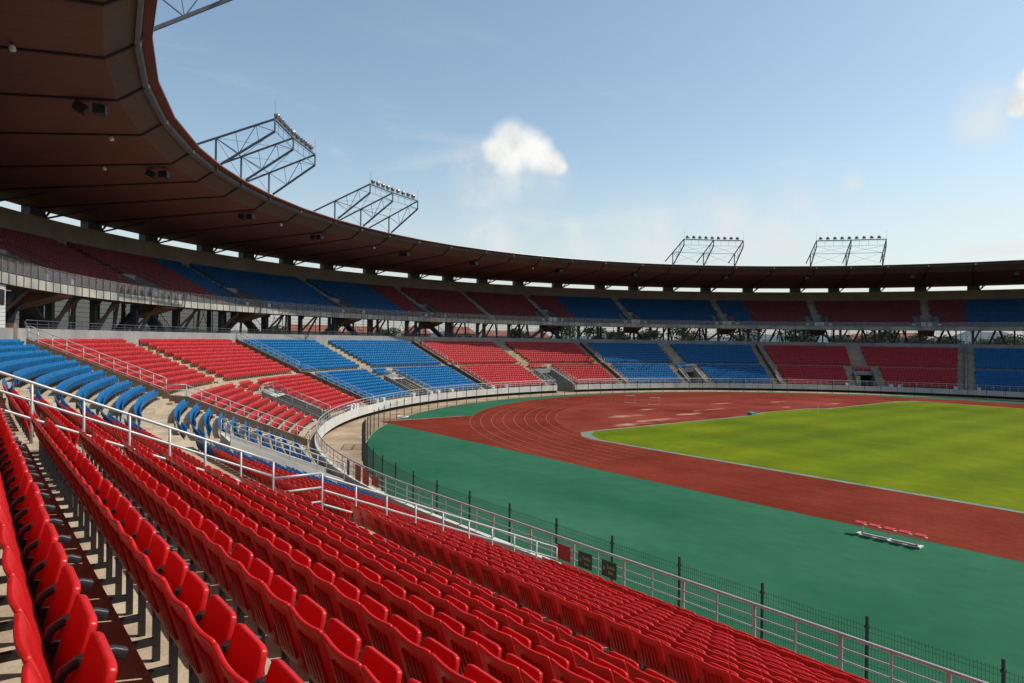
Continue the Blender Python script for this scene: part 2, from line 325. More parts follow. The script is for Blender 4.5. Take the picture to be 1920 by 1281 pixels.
class MB:
    def __init__(s): s.v = []; s.f = []; s.uv = []; s.mi = []; s.m = 0
    def quad(s, *pts, uv=None):
        i = len(s.v); s.v += [tuple(p) for p in pts]; s.f.append(tuple(range(i, i + len(pts)))); s.uv.append(uv); s.mi.append(s.m)
    def hexa(s, c):  # 8 corners: 4 bottom ccw, 4 top ccw
        i = len(s.v); s.v += [tuple(p) for p in c]
        for f in ((0, 3, 2, 1), (4, 5, 6, 7), (0, 1, 5, 4), (1, 2, 6, 5), (2, 3, 7, 6), (3, 0, 4, 7)):
            s.f.append(tuple(i + k for k in f)); s.uv.append(None); s.mi.append(s.m)
    def box(s, c, size, x=Vector((1, 0, 0)), y=None):
        x = Vector(x).normalized(); y = Vector(y).normalized() if y is not None else Vector((-x.y, x.x, 0)).normalized(); z = x.cross(y)
        c = Vector(c); a, b, d = (size[0] / 2, size[1] / 2, size[2] / 2)
        s.hexa([c + x * i * a + y * j * b + z * k * d for k in (-1, 1) for i, j in ((-1, -1), (1, -1), (1, 1), (-1, 1))])
    def bar(s, p, q, w, h=None, up=Vector((0, 0, 1))):
        p, q = Vector(p), Vector(q); h = h or w; d = (q - p); L = d.length
        if L < 1e-5: return
        d.normalize()
        if abs(d.dot(up)) > .99: up = Vector((1, 0, 0))
        sd = d.cross(up).normalized(); u = sd.cross(d)
        a = sd * w / 2; b = u * h / 2
        s.hexa([p - a - b, p + a - b, q + a - b, q - a - b, p - a + b, p + a + b, q + a + b, q - a + b])
    def tube(s, pts, r, n=6, cap=True):
        pts = [Vector(p) for p in pts]; base = len(s.v); m = len(pts)
        for k, p in enumerate(pts):
            d = (pts[min(k + 1, m - 1)] - pts[max(k - 1, 0)]).normalized()
            up = Vector((0, 0, 1)) if abs(d.z) < .95 else Vector((1, 0, 0))
            a = d.cross(up).normalized(); b = a.cross(d)
            rr = r[k] if isinstance(r, (list, tuple)) else r
            for j in range(n): s.v.append(tuple(p + (a * cos(2 * pi * j / n) + b * sin(2 * pi * j / n)) * rr))
        for k in range(m - 1):
            for j in range(n):
                s.f.append((base + k * n + j, base + k * n + (j + 1) % n, base + (k + 1) * n + (j + 1) % n, base + (k + 1) * n + j)); s.uv.append(None); s.mi.append(s.m)
        if cap:
            s.f.append(tuple(base + j for j in range(n))[::-1]); s.uv.append(None); s.mi.append(s.m)
            s.f.append(tuple(base + (m - 1) * n + j for j in range(n))); s.uv.append(None); s.mi.append(s.m)
    def sweep(s, prof, ss, closed=False):
        """prof [(t,z)], ss list of s values"""
        base = len(s.v); n = len(prof)
        acc = [0]
        for i in range(1, n + 1 if closed else n):
            a, b = prof[i - 1], prof[i % n]; acc.append(acc[-1] + sqrt((a[0] - b[0]) ** 2 + (a[1] - b[1]) ** 2))
        for x in ss:
            for t, z in prof: s.v.append(tuple(pos(x, t, z)))
        for k in range(len(ss) - 1):
            for j in range(n if closed else n - 1):
                j2 = (j + 1) % n
                s.f.append((base + k * n + j, base + (k + 1) * n + j, base + (k + 1) * n + j2, base + k * n + j2))
                s.uv.append(((ss[k], acc[j]), (ss[k + 1], acc[j]), (ss[k + 1], acc[j + 1]), (ss[k], acc[j + 1]))); s.mi.append(s.m)
        if closed:
            s.f.append(tuple(base + j for j in range(n))); s.uv.append(None); s.mi.append(s.m)
            e = base + (len(ss) - 1) * n; s.f.append(tuple(e + j for j in range(n))[::-1]); s.uv.append(None); s.mi.append(s.m)
    def build(s, name, m, parent=None, smooth=False, label=None):
        me = bpy.data.meshes.new(name); me.from_pydata(s.v, [], s.f)
        if any(u is not None for u in s.uv):
            uvl = me.uv_layers.new(name='UVMap'); k = 0
            for f, u in zip(s.f, s.uv):
                for j in range(len(f)):
                    if u is not None: uvl.data[k].uv = u[j]
                    k += 1
        ms = m if isinstance(m, (list, tuple)) else [m]
        for x in ms: me.materials.append(x)
        if len(ms) > 1:
            for pl, i in zip(me.polygons, s.mi): pl.material_index = i
        if smooth:
            for pl in me.polygons: pl.use_smooth = True
        me.update()
        o = bpy.data.objects.new(name, me); COL.objects.link(o)
        if parent is not None: attach(o, parent)
        if label: o['label'] = label
        return o
def attach(o, parent):
    o.parent = parent
    # child meshes are written in world coordinates
    rot = Matrix.Rotation(parent.rotation_euler.z, 4, 'Z')
    pw = Matrix.Translation(parent.location) @ rot if parent.parent is None and parent.type == 'EMPTY' else Matrix.Identity(4)
    if parent.type == 'EMPTY': o.matrix_parent_inverse = pw.inverted()
def frange(a, b, step):
    n = max(1, int(math.ceil(abs(b - a) / step))); return [a + (b - a) * i / n for i in range(n + 1)]
def srange(a, b, step=1.2):
    out = set(frange(a, b, step))
    for k in (0.0, ARC):
        if a < k < b: out.add(k)
    return sorted(out)

# ------------------------------------------------------------ bowl layout
S_MIN, S_MAX = -40.0, P(188)
def zl(i): return 1.1 + .30 * i
def tl(i): return .8 + .75 * i
def zu(j): return 4.42 + .315 * j
def tu(j): return 9.365 + .75 * j
def N_(t):
    """nosing line height"""
    if t < .8: return .8 + .3 * max(0, t) / .8
    if t < 8.3: return 1.1 + .40 * (t - .8)
    if t < 9.365: return 4.1
    return 4.42 + .42 * (t - 9.365)
PROF = [(0.0, .8), (.8, .8), (.8, 1.1)]
for i in range(10):
    PROF += [(tl(i + 1), zl(i)), (tl(i + 1), zl(i + 1) if i < 9 else 4.1)]
PROF += [(9.365, 4.1), (9.365, 4.42)]
for j in range(11):
    PROF += [(tu(j + 1), zu(j))]
    if j < 10: PROF += [(tu(j + 1), zu(j + 1))]
T_TOP = tu(11)
bounds = [P(a) for a in (20.9, 49.4, 77.1, 104.9, 132.6, 160.3, 188)]
S_RAIL = -9.0
mids = [P(a) for a in (5.6, 34.5, 62.3, 91.3, 118.4, 146.2, 174)]
voms = [(P(8.3), 1.8), (P(36.0), 1.7), (P(62.9), 1.7), (P(92.4), 1.9), (P(118.4), 1.7), (P(146.4), 1.7), (P(174), 1.7)]
# sectors: s0, s1, stair centre, stair half width, vomitory centre, half
sectors = [(S_RAIL, bounds[0], mids[0], 2.15, voms[0])] + [(bounds[i], bounds[i + 1], mids[i + 1], 1.25, voms[i + 1]) for i in range(6)]
T_VOM = tl(7)  # 6.05

# ------------------------------------------------------------ ground and field
def disc_poly(cx, cy, r, a0, a1, n=96): return [(cx + r * cos(a0 + (a1 - a0) * i / n), cy + r * sin(a0 + (a1 - a0) * i / n)) for i in range(n + 1)]
def flat(name, pts, z, m, kind='structure'):
    bm = bmesh.new(); vs = [bm.verts.new((x, y, z)) for x, y in pts]; bm.faces.new(vs)
    bmesh.ops.triangulate(bm, faces=bm.faces[:]); bm.normal_update()
    for f in bm.faces:
        if f.normal.z < 0: f.normal_flip()
    me = bpy.data.meshes.new(name); bm.to_mesh(me); bm.free(); me.materials.append(m)
    o = bpy.data.objects.new(name, me); COL.objects.link(o); return tag(o, kind=kind)
g = MB(); g.quad((-9000, -9000, -.05), (9000, -9000, -.05), (9000, 9000, -.05), (-9000, 9000, -.05)); tag(g.build('terrain', M['terrain']), kind='structure')
g = MB(); g.sweep([(40, 0), (2, 0)], srange(-60, ARC + 40, 2)); ring_pts = [tuple(pos(x, 2, 0))[:2] for x in srange(-60, ARC + 60, 2)]
flat('ground', [tuple(pos(x, 34, 0))[:2] for x in srange(-60, ARC + 60, 3)], 0.0, M['ground'])
def t_fence(s):
    if s < 0: return -1.9
    a = min(1, s / P(32)); a = a * a * (3 - 2 * a); return -1.9 - 1.9 * a
flat('apron', [tuple(pos(x, t_fence(x) - .05, 0))[:2] for x in srange(-60, ARC + 60, 2)], .004, M['green'])
TX, TY, RI, RO = 79.5, 34.6, 36.5, 46.0
trk = [(TX - RO, -60)] + [(33.7, 34.6), (33.8, 65.5), (44.0, 65.3)] + [p for p in disc_poly(TX, TY, RO, pi, 0) if p[1] > 64.9 or p[0] > TX] + [(TX + RO, -60)]
flat('running_track', trk, .008, M['track'])
flat('bend_surface', [(TX - RI, 47)] + [p for p in disc_poly(TX, TY, RI, pi, 0) if p[1] > 47] + [(TX + RI, 47)], .012, M['darea'])
flat('kerb_strip', [(TX - RI + .3, -60), (TX - RI + .3, 44.2), (44.0, 46.2), (45.7, 48.1), (47.5, 48.45), (73, 48.55), (78.5, 49.9), (88, 49.6), (91, 48.2), (112.8, 48.6), (116.1, 47.5), (116.1, -60)], .016, M['kerb'])
flat('grass_pitch', [(43.78, -60), (43.83, 43.6), (45.3, 46.2), (47.3, 48.0), (73.5, 48.2), (78.8, 49.6), (87.5, 49.25), (90.6, 47.8), (112.8, 48.2), (115.7, 46.5), (115.7, -60)], .022, M['grass'])
# lane lines
ln = MB()
for k in range(9):
    r = RI + (RO - RI) / 8 * k - (0.08 if k == 8 else 0) + (.12 if k == 0 else 0)
    pts = [(TX - r, y) for y in frange(-60, TY, 4)] + [(TX + r * cos(a), TY + r * sin(a)) for a in [pi - pi * i / 120 for i in range(1, 120)]] + [(TX + r, y) for y in frange(TY, -60, 4)]
    for a, b in zip(pts, pts[1:]):
        d = Vector((b[0] - a[0], b[1] - a[1], 0)).normalized(); nrm = Vector((-d.y, d.x, 0)) * .022
        ln.m = 0 if (a[1] > TY and b[1] > TY) else 1
        A, B = Vector((*a, .0165)), Vector((*b, .0165)); ln.quad(A - nrm, B - nrm, B + nrm, A + nrm)
ln.m = 1
for x in (33.9, 35.1, 36.3, 37.5, 38.8, 40., 41.2):
    ln.quad((x, TY, .0155), (x + .05, TY, .0155), (x + .05, 65.2, .0155), (x, 65.2, .0155))
tag(ln.build('track_lines', [M['line'], mat('worn_line', (.26, .07, .045), .85, spec=.05)]), kind='structure')
chl = MB(); chl.bar((34, 65.42, .03), (43.9, 65.3, .03), .35, .04); tag(chl.build('track_edging', M['line']), kind='structure')

# far scenery
hl = MB(); rs = random.Random(3)
def hill_ring(a0, a1, dist, h0, h1, n=90):
    prev = None
    for i in range(n + 1):
        a = radians(a0 + (a1 - a0) * i / n); h = h0 + (h1 - h0) * (.5 + .5 * sin(i * .23) * sin(i * .071 + 1) + .12 * sin(i * .9))
        p = (dist * cos(a), dist * sin(a)); q = (p[0] * 1.25, p[1] * 1.25)
        cur = (Vector((*p, -2)), Vector(((p[0] + q[0]) / 2, (p[1] + q[1]) / 2, h)), Vector((*q, -2)))
        if prev:
            hl.quad(prev[0], cur[0], cur[1], prev[1]); hl.quad(prev[1], cur[1], cur[2], prev[2])
        prev = cur
hill_ring(5, 30, 3200, 30, 75); hill_ring(28, 80, 3600, 20, 55)
tag(hl.build('hills', M['hill']), kind='structure')

# ------------------------------------------------------------ lower stand
low = empty('lower_stand', pos(P(60), 8, 0), 'curved lower concrete stand of stepped terraces below the concourse', 'stand')
tm = MB()
def cut_intervals():
    cuts = sorted([(c - h, c + h) for (c, h) in voms]); out = []; a = S_MIN
    for c0, c1 in cuts: out.append((a, c0, False)); out.append((c0, c1, True)); a = c1
    out.append((a, S_MAX, False)); return out
ivals = [(a, min(b, S_MAX), c) for a, b, c in cut_intervals() if a < S_MAX]
PROF_V = [(T_VOM, zl(7))] + [p for p in PROF if p[0] > T_VOM + .01]
for a, b, cut in ivals:
    if b - a > .01: tm.sweep(PROF_V if cut else PROF, srange(a, b, 1.1))
tm.build('terrace', M['concrete'], low)
# half steps in every aisle, one flight each
def flight(sc, hw, rows_low, rows_up, nm='stair_flight'):
    st = MB()
    def step(tn, z):
        w = hw
        r = (R0 + tn) / R0 if 0 <= sc <= ARC else 1
        st.sweep([(tn - .36, z), (tn - .36, z + .15), (tn - .002, z + .15), (tn - .002, z)], [sc - w / r, sc, sc + w / r], closed=True)
    for i in rows_low: step(tl(i), zl(i) - .30 + .002)
    for j in rows_up: step(tu(j), zu(j) - (.315 if j else .32) + .002)
    if st.v: st.build(nm, M['concrete'], low)
for (s0, s1, sm, hw, (vc, vh)) in sectors:
    flight(sm, hw * .55, [], range(0, 11))
    for sg in (-1, 1): flight(vc + sg * (vh + .62), .5, range(0, 8), [])
for b in [S_RAIL] + bounds[:-1]:
    for sg in ((-1, 1) if b != S_RAIL else (-1,)): flight(b + sg * .68, .46, range(0, 10), []); flight(b + sg * .68, .46, [], range(0, 11))
# parapet band, recessed base wall, underside
big0, big1 = voms[3][0] - voms[3][1], voms[3][0] + voms[3][1]
pb = MB(); db = MB()
for a, b in ((S_MIN, big0 - .05), (big1 + .05, S_MAX)):
    pb.sweep([(-.2, .42), (-.2, 1.25), (.0, 1.25), (.0, .42)], srange(a, b, 1.0), closed=True)
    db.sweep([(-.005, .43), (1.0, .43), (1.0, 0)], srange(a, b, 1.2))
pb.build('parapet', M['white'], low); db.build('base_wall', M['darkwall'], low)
# concourse edge wall, floor and slab
cw = MB(); cw.sweep([(T_TOP, 7.2), (T_TOP, 8.95), (T_TOP + .22, 8.95), (T_TOP + .22, 8.1)], srange(S_MIN, S_MAX, 1.2)); cw.build('concourse_wall', M['greywall'], low)
cf = MB(); cf.sweep([(T_TOP + .22, 8.1), (31.5, 8.1), (31.5, 0)], srange(S_MIN, S_MAX, 2)); cf.build('concourse_floor', M['dirty'], low)

# ------------------------------------------------------------ railings
def handrail(name, path_fn, ts, offs, post_every, r, label, cat, group=None, parent_loc=None, mat_=None, posts_to=0.05, n=7, closed_ends=True):
    """path_fn(u)-> base point; rails at heights offs above it"""
    m = mat_ or M['steel']
    root = empty(name, parent_loc or path_fn(ts[0]), label, cat, group)
    for k, o in enumerate(offs):
        t = MB(); t.tube([path_fn(u) + Vector((0, 0, o)) for u in ts], r if k == 0 else r * .72, n); t.build('rail', m, root, smooth=True)
    # posts by arc length
    L = 0; last = None; marks = [ts[0]]; acc = 0
    for a, b in zip(ts, ts[1:]):
        d = (path_fn(b) - path_fn(a)).length; k0 = acc
        while acc + d >= post_every:
            f = (post_every - acc) / d; a = a + (b - a) * f; d *= (1 - f); acc = 0; marks.append(a)
        acc += d
    if acc > .35 or len(marks) == 1: marks.append(ts[-1])
    for u in marks:
        p = path_fn(u); t = MB(); t.tube([p + Vector((0, 0, -posts_to)), p + Vector((0, 0, offs[0]))], r * .95, n); t.build('post', m, root, smooth=True)
    return root
# divider walls with rails at the sector boundaries
def div_path(sb):
    def f(t): 
        z = N_(t) if not 8.3 <= t <= 9.365 else 4.1
        return pos(sb, t, z)
    return f
bnames = ['first', 'second', 'third', 'fourth', 'fifth', 'sixth']
for k, b in enumerate([S_RAIL] + bounds[:6]):
    if k:
        w = MB(); _, al = frame(b)
        pr = [(.5, N_(.5) - .3), (.5, N_(.8) + .38), (8.25, N_(8.25) + .45), (8.4, 4.55), (9.3, 4.62), (9.55, N_(9.55) + .42), (T_TOP - .01, N_(T_TOP) + .42), (T_TOP - .01, 7.0), (9.4, 3.9), (.8, .8)]
        if k == 6: pass
        a = [pos(b, t, z) - al * .13 for t, z in pr]; c = [pos(b, t, z) + al * .13 for t, z in pr]
        n = len(pr); i0 = len(w.v); w.v += [tuple(p) for p in a + c]
        w.f.append(tuple(range(n))[::-1]); w.f.append(tuple(range(n, 2 * n))); w.uv += [None, None]; w.mi += [0, 0]
        for j in range(n):
            w.f.append((j, (j + 1) % n, n + (j + 1) % n, n + j)); w.uv.append(None); w.mi.append(0)
        o = w.build('divider_wall', M['brown'] if k < 6 else M['greywall'])
        tag(o, f'low brown concrete divider running down the terraces, {bnames[k-1]} from the left', 'wall', 'low walls between seating sectors')
    base = .0
    def fn(t, b=b, k=k):
        z = N_(t)
        return pos(b, t, z + (.02 if k else 0))
    up = [T_TOP - .1] + frange(T_TOP - .3, 9.62, .5)
    fl = [9.58, 9.0, 8.35]
    lo = [8.3] + frange(8.2, .35, .5)
    def fn2(t, b=b): return pos(b, t, 4.1)
    tlen = 1.10 if k == 0 else 1.25
    offs = (tlen, tlen - .36, tlen - .72)
    which = 'nearest, beside the front red chairs' if k == 0 else f'on the {bnames[k-1]} brown divider from the left'
    root = empty('handrail', pos(b, 9, 4.2), f'silver stepped handrail down the terraces, {which}', 'handrail', 'handrails between seating sectors')
    dt = (tlen - .03,)
    for (seq, f, dz) in ((up, fn, 0), (fl, fn2, 0), (lo, fn, -.08)):
        for q, o in enumerate(offs):
            t = MB(); t.tube([f(u) + Vector((0, 0, o + dz)) for u in seq], .031 if q == 0 else .026, 8); t.build('rail', M['steel'], root, smooth=True)
    posts = [T_TOP - .1, 17.0, 16.2, 15.4, 14.45, 13.55, 12.7, 11.9, 11.15, 10.35, 9.58, 8.33, 7.4, 6.5, 5.6, 4.7, 3.8, 2.95, 2.1, 1.2, .35]
    for u in posts:
        if u > 15.8 and k == 0: continue
        t = MB(); f = fn2 if 8.3 < u < 9.5 else fn
        zt = f(u).z + offs[0] + (0 if 8.3 < u < 9.5 else (-.08 if u < 8.3 else 0))
        p = f(u); t.tube([(p.x, p.y, p.z - .35), (p.x, p.y, zt)], .028, 8); t.build('post', M['steel'], root, smooth=True)

# perimeter railing on the parapet
def rail_run(s0, s1, label, thick0):
    root = empty('perimeter_railing', pos((s0 + s1) / 2, -.12, 1.25), label, 'railing', 'railings on the front parapet')
    ss = srange(s0, s1, .6)
    for z, r in ((2.12, .042), (1.82, .02), (1.55, .02)):
        t = MB(); t.tube([pos(x, -.12, z) for x in ss], r, 6); t.build('rail', M['steel'], root, smooth=True)
    pm = []; x = thick0; 
    a = thick0 - floor((thick0 - s0) / 1.1) * 1.1; k = round((a - thick0) / 1.1)
    while a <= s1 + .01:
        pm.append((a, k % 2 == 0)); a += 1.1; k += 1
    pm.sort(key=lambda q: abs(q[0] + 18))
    rest = MB()
    for n_, (a, th) in enumerate(pm):
        t = MB() if n_ < 98 else rest
        w = .085 if th else .045
        inw, al = frame(a); c = pos(a, -.12, 1.68); t.box(c, (w * .45, w, .87), inw)
        if n_ < 98: t.build('post', M['steel'], root)
    if rest.v: o = rest.build('post', M['steel'], root); o['kind'] = 'stuff'
rail_run(-36, big0 - .4, 'long silver railing sweeping from the bottom right corner round the left bend', -9.31)
rail_run(big1 + .4, S_MAX - 2, 'long silver railing on the parapet beyond the big entrance tunnel', big1 + 1)

# concourse railing on the wall top
def conc_rail(s0, s1, label):
    root = empty('concourse_railing', pos((s0 + s1) / 2, T_TOP + .1, 8.95), label, 'railing')
    ss = srange(s0, s1, 1.0)
    for z, r in ((9.48, .025), (9.24, .016), (9.06, .016)):
        t = MB(); t.tube([pos(x, T_TOP + .1, z) for x in ss], r, 5); t.build('rail', M['truss'], root, smooth=True)
    t = MB()
    for k, a in enumerate(frange(s0, s1, 1.5)):
        p = pos(a, T_TOP + .1, 8.94); t = MB(); t.bar(p, p + Vector((0, 0, .54)), .035)
        if k < 95: t.build('post', M['truss'], root)
        else:
            if k == 95: rest = MB()
            rest.bar(p, p + Vector((0, 0, .54)), .035)
    if len(frange(s0, s1, 1.5)) > 95: rest.build('post', M['truss'], root)['kind'] = 'stuff'
conc_rail(P(21), S_MAX, 'thin grey railing along the top of the concourse wall')

# ------------------------------------------------------------ vomitories
vlab = ['pale concrete stairwell box nearest the camera, between blue rows', 'sunken stairwell entrance between red rows, second from the left', 'sunken stairwell entrance in the blue rows with pale landing', 'large entrance tunnel open down to the ground between red rows', 'stairwell entrance with grey lintel among the shaded blue rows', 'stairwell entrance with yellow door in the shaded red rows', 'stairwell entrance beyond the right edge of the frame']
for vi, (vc, vh) in enumerate(voms):
    bigv = vi == 3
    if vc > P(165): continue
    z0 = 0.03 if bigv else .805
    zb = 2.95; wh = .60 if vi == 0 else .50; rh = .24 if vi == 0 else .10
    root = empty('entrance_stairwell', pos(vc, 3, z0), vlab[vi], 'entrance', 'sunken entrances in the lower rows')
    inw, al = frame(vc)
    wm = M['greywall'] if vi else M['white']
    th = .16
    for sg in (-1, 1):
        w = MB()
        off = al * sg * (vh - .0)
        def pt(t, z, o): return pos(vc, 0, z) - inw * t + al * sg * (vh - th / 2 + o)
        tA = .8 if not bigv else .0
        prof = [(tA, z0), (tA, N_(.8) + .1 if bigv else N_(tA) + wh - .2), (T_VOM + .12, N_(T_VOM) + wh), (T_VOM + .12, N_(T_VOM) - .35), (T_VOM + 3.2, zb + .02), (T_VOM + 3.2, z0)]
        if bigv: prof[1] = (tA, 1.4)
        a = [pt(t, z, -th / 2) for t, z in prof]; c = [pt(t, z, th / 2) for t, z in prof]; n = len(prof)
        w.v += [tuple(p) for p in a + c]; w.f.append(tuple(range(n))); w.f.append(tuple(range(n, 2 * n))[::-1]); w.uv += [None] * 2; w.mi += [0, 0]
        for j in range(n): w.f.append((j, (j + 1) % n, n + (j + 1) % n, n + j)); w.uv.append(None); w.mi.append(0)
        bmw = w.build('side_wall', wm, root)
    # back wall above the doorway, ceiling of the passage
    w = MB(); c = pos(vc, 0, 0) - inw * (T_VOM + .0)
    w.box(c + Vector((0, 0, (zb + 3.7) / 2)) - inw * .05, (.18, 2 * vh - .33, 3.7 - zb), inw); w.build('lintel', wm, root)
    w = MB(); c2 = pos(vc, 0, zb + .03) - inw * (T_VOM + 1.75); w.box(c2, (3.2, 2 * vh - .33, .06), inw); w.build('passage_ceiling', M['greywall'], root)
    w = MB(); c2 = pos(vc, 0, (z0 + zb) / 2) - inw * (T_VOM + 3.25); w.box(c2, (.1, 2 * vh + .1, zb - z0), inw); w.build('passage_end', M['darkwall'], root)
    fl_ = MB(); c2 = pos(vc, 0, z0 - .04) - inw * 4.6; fl_.box(c2, (9.2 - (1.6 if not bigv else 0), 2 * vh - .33, .08), inw)
    if bigv: fl_ = MB(); fl_.box(pos(vc, 0, .02) - inw * 4.6, (9.4, 2 * vh - .33, .03), inw)
    fl_.build('passage_floor', M['concrete'] if not bigv else M['ground'], root)
    if vi in (1, 2):
        w = MB(); w.box(pos(vc, 0, 3.20) - inw * (T_VOM - .55), (1.0, 2 * vh - .33, .12), inw); w.build('landing_slab', M['white'], root)
    if vi == 5:
        w = MB(); w.box(pos(vc, 0, 1.75) - inw * (T_VOM - .2) - al * (-(-vh + .75)), (.06, .85, 2.1), inw); w.build('door', M['yellow'], root)
    # guard rails: along both walls and across the back
    hr = empty('stairwell_railing', pos(vc, T_VOM, 3.8), 'silver guard rail around the ' + ['nearest pale stairwell box', 'second stairwell from the left', 'stairwell with pale landing in blue rows', 'large entrance tunnel', 'stairwell in the shaded blue rows', 'stairwell with yellow door'][vi], 'railing', 'guard rails round the entrances')
    for sg in (-1, 1):
        def q(t, z): return pos(vc, 0, z) - inw * t + al * sg * (vh - th / 2)
        ts = [T_VOM + .1, .75 if not bigv else .5]
        for o in (.98, .72, .46):
            tb = MB(); tb.tube([q(ts[0], N_(ts[0]) + o + rh), q(ts[1], N_(.8) + o + rh - .05)], .03 if o > .9 else .022, 6); tb.build('rail', M['steel'], hr, smooth=True)
        for t in frange(ts[0], ts[1], 1.35):
            tb = MB(); zz = N_(max(t, .8)); tb.tube([q(t, zz + .05), q(t, zz + .97 + rh)], .028, 6); tb.build('post', M['steel'], hr, smooth=True)
    for o in (.98, .74):
        tb = MB(); a = pos(vc, 0, N_(T_VOM + .1) + o + rh) - inw * (T_VOM + .1); tb.tube([a - al * (vh - .08), a + al * (vh - .08)], .03 if o > .9 else .022, 6); tb.build('rail', M['steel'], hr, smooth=True)
    for u in ([0] if vh < 2.5 else []):
        tb = MB(); a = pos(vc, 0, 3.7) - inw * (T_VOM + .1) + al * u; tb.tube([a, a + Vector((0, 0, .75))], .025, 6); tb.build('post', M['steel'], hr, smooth=True)
    if bigv:
        for sg in (-1, 1):
            hs = empty('stair_railing', pos(vc, 3, 2.2) + al * sg * (vh + 1.3), 'silver stair rail set ' + ('left' if sg < 0 else 'right') + ' of the large entrance tunnel', 'railing', 'stair rails beside the large tunnel')
            for o in (.98, .68, .38):
                tb = MB(); a0 = pos(vc, 0, N_(5.2) + o) - inw * 5.2 + al * sg * (vh + 1.3); a1 = pos(vc, 0, N_(.8) + o) - inw * .5 + al * sg * (vh + 1.3)
                tb.tube([a0, a1], .028, 6); tb.build('rail', M['steel'], hs, smooth=True)
            for t in frange(5.2, .5, 1.2):
                tb = MB(); a0 = pos(vc, 0, N_(max(t, .8)) - .1) - inw * t + al * sg * (vh + 1.3); tb.tube([a0, a0 + Vector((0, 0, 1.08))], .026, 6); tb.build('post', M['steel'], hs, smooth=True)

# ------------------------------------------------------------ seats
PITCH = .52
def grid_faces(nu, nv, off=0, flip=False):
    out = []
    for i in range(nu - 1):
        for j in range(nv - 1):
            a, b, c, d = off + i * nv + j, off + (i + 1) * nv + j, off + (i + 1) * nv + j + 1, off + i * nv + j + 1
            out.append((a, b, c, d) if not flip else (d, c, b, a))
    return out
def shell(fn, nu, nv, th):
    """closed shell: fn(u,v)->(point, normal) with u,v in 0..1; offset by th along -normal"""
    V, Fc = [], []
    A = [[fn(i / (nu - 1), j / (nv - 1)) for j in range(nv)] for i in range(nu)]
    for i in range(nu):
        for j in range(nv): V.append(tuple(A[i][j][0]))
    n = nu * nv
    for i in range(nu):
        for j in range(nv): V.append(tuple(A[i][j][0] - A[i][j][1] * th))
    Fc += grid_faces(nu, nv); Fc += grid_faces(nu, nv, n, True)
    for i in range(nu - 1):
        Fc.append((i * nv, n + i * nv, n + (i + 1) * nv, (i + 1) * nv)); b = nv - 1
        Fc.append(((i + 1) * nv + b, n + (i + 1) * nv + b, n + i * nv + b, i * nv + b))
    for j in range(nv - 1):
        Fc.append((j + 1, n + j + 1, n + j, j)); b = (nu - 1) * nv
        Fc.append((b + j, n + b + j, n + b + j + 1, b + j + 1))
    return V, Fc
# local: x forward (towards field), y sideways, z up; origin at foot of the riser behind
def back_fn(u, v):
    y = (u - .5) * .48; k = abs(2 * (u - .5))
    dip = -.020 * (1 - k ** 2)
    ztop = .925 + dip - .008 * max(0, k - .9) / .1
    z = .42 + (ztop - .42) * v
    x = .19 - .14 * v ** 1.15 + .014 * k ** 2 * (.5 + .5 * v) - .012 * v ** 6
    p = Vector((x, y, z)); return p, Vector((1, -.1 * (u - .5), .25)).normalized()
def pan_fn(u, v):
    # u along width, v from hinge to lip
    w = .43 * (1 - .06 * max(0, v - .7) / .3)
    y = (u - .5) * w; L = .385 * v
    ang = radians(74)
    k = abs(2 * (u - .5)); 
    cup = .018 * (1 - k ** 2) * sin(pi * v)
    cor = .012 * max(0, k - .8) / .2 if v > .95 else 0
    x = .225 + cos(ang) * (L - cor) + cup * sin(ang); z = .42 + sin(ang) * (L - cor) - cup * cos(ang)
    return Vector((x, y, z)), Vector((sin(ang), 0, -cos(ang)))
def finish(V, Fc, bevel=.007, seg=2):
    bm = bmesh.new(); vs = [bm.verts.new(v) for v in V]
    for f in Fc: bm.faces.new([vs[i] for i in f])
    bm.normal_update(); bmesh.ops.recalc_face_normals(bm, faces=bm.faces[:])
    if bevel:
        ed = [e for e in bm.edges if len(e.link_faces) == 2 and e.calc_face_angle(0) > radians(55)]
        bmesh.ops.bevel(bm, geom=ed, offset=bevel, segments=seg, profile=.5, affect='EDGES')
    return bm
def bm_mesh(bm, name, m, smooth=True):
    me = bpy.data.meshes.new(name); bm.to_mesh(me); bm.free(); me.materials.append(m)
    if smooth:
        for p in me.polygons: p.use_smooth = True
    return me
def add_box_bm(bm, c, size, rot=0):
    mt = Matrix.Translation(c) @ Matrix.Rotation(rot, 4, 'Y') @ Matrix.Diagonal((*size, 1)); bmesh.ops.create_cube(bm, size=1, matrix=mt)
def back_mesh(m, detail=True):
    nu, nv = (11, 9) if detail else (5, 4)
    V, Fc = shell(back_fn, nu, nv, .028)
    bm = finish(V, Fc, .009 if detail else .008, 2 if detail else 1)
    if detail:
        # ribs moulded into the rear face and a hollow rim
        for k in range(5):
            y = (k - 2) * .062
            for (za, zb) in ((.49, .80),):
                pa, _ = back_fn(.5 + y / .49, (za - .42) / .50); pb_, _ = back_fn(.5 + y / .49, (zb - .42) / .50)
                mid = (pa + pb_) / 2 - Vector((.034, 0, 0)); ang = atan2(pb_.x - pa.x, pb_.z - pa.z)
                add_box_bm(bm, mid, (.018, .022, (pb_ - pa).length), ang)
    return bm_mesh(bm, 'backrest', m)
def pan_mesh(m, detail=True):
    V, Fc = shell(pan_fn, 9 if detail else 5, 8 if detail else 4, .042)
    bm = finish(V, Fc, .012, 2 if detail else 1); return bm_mesh(bm, 'seat_pan', m)
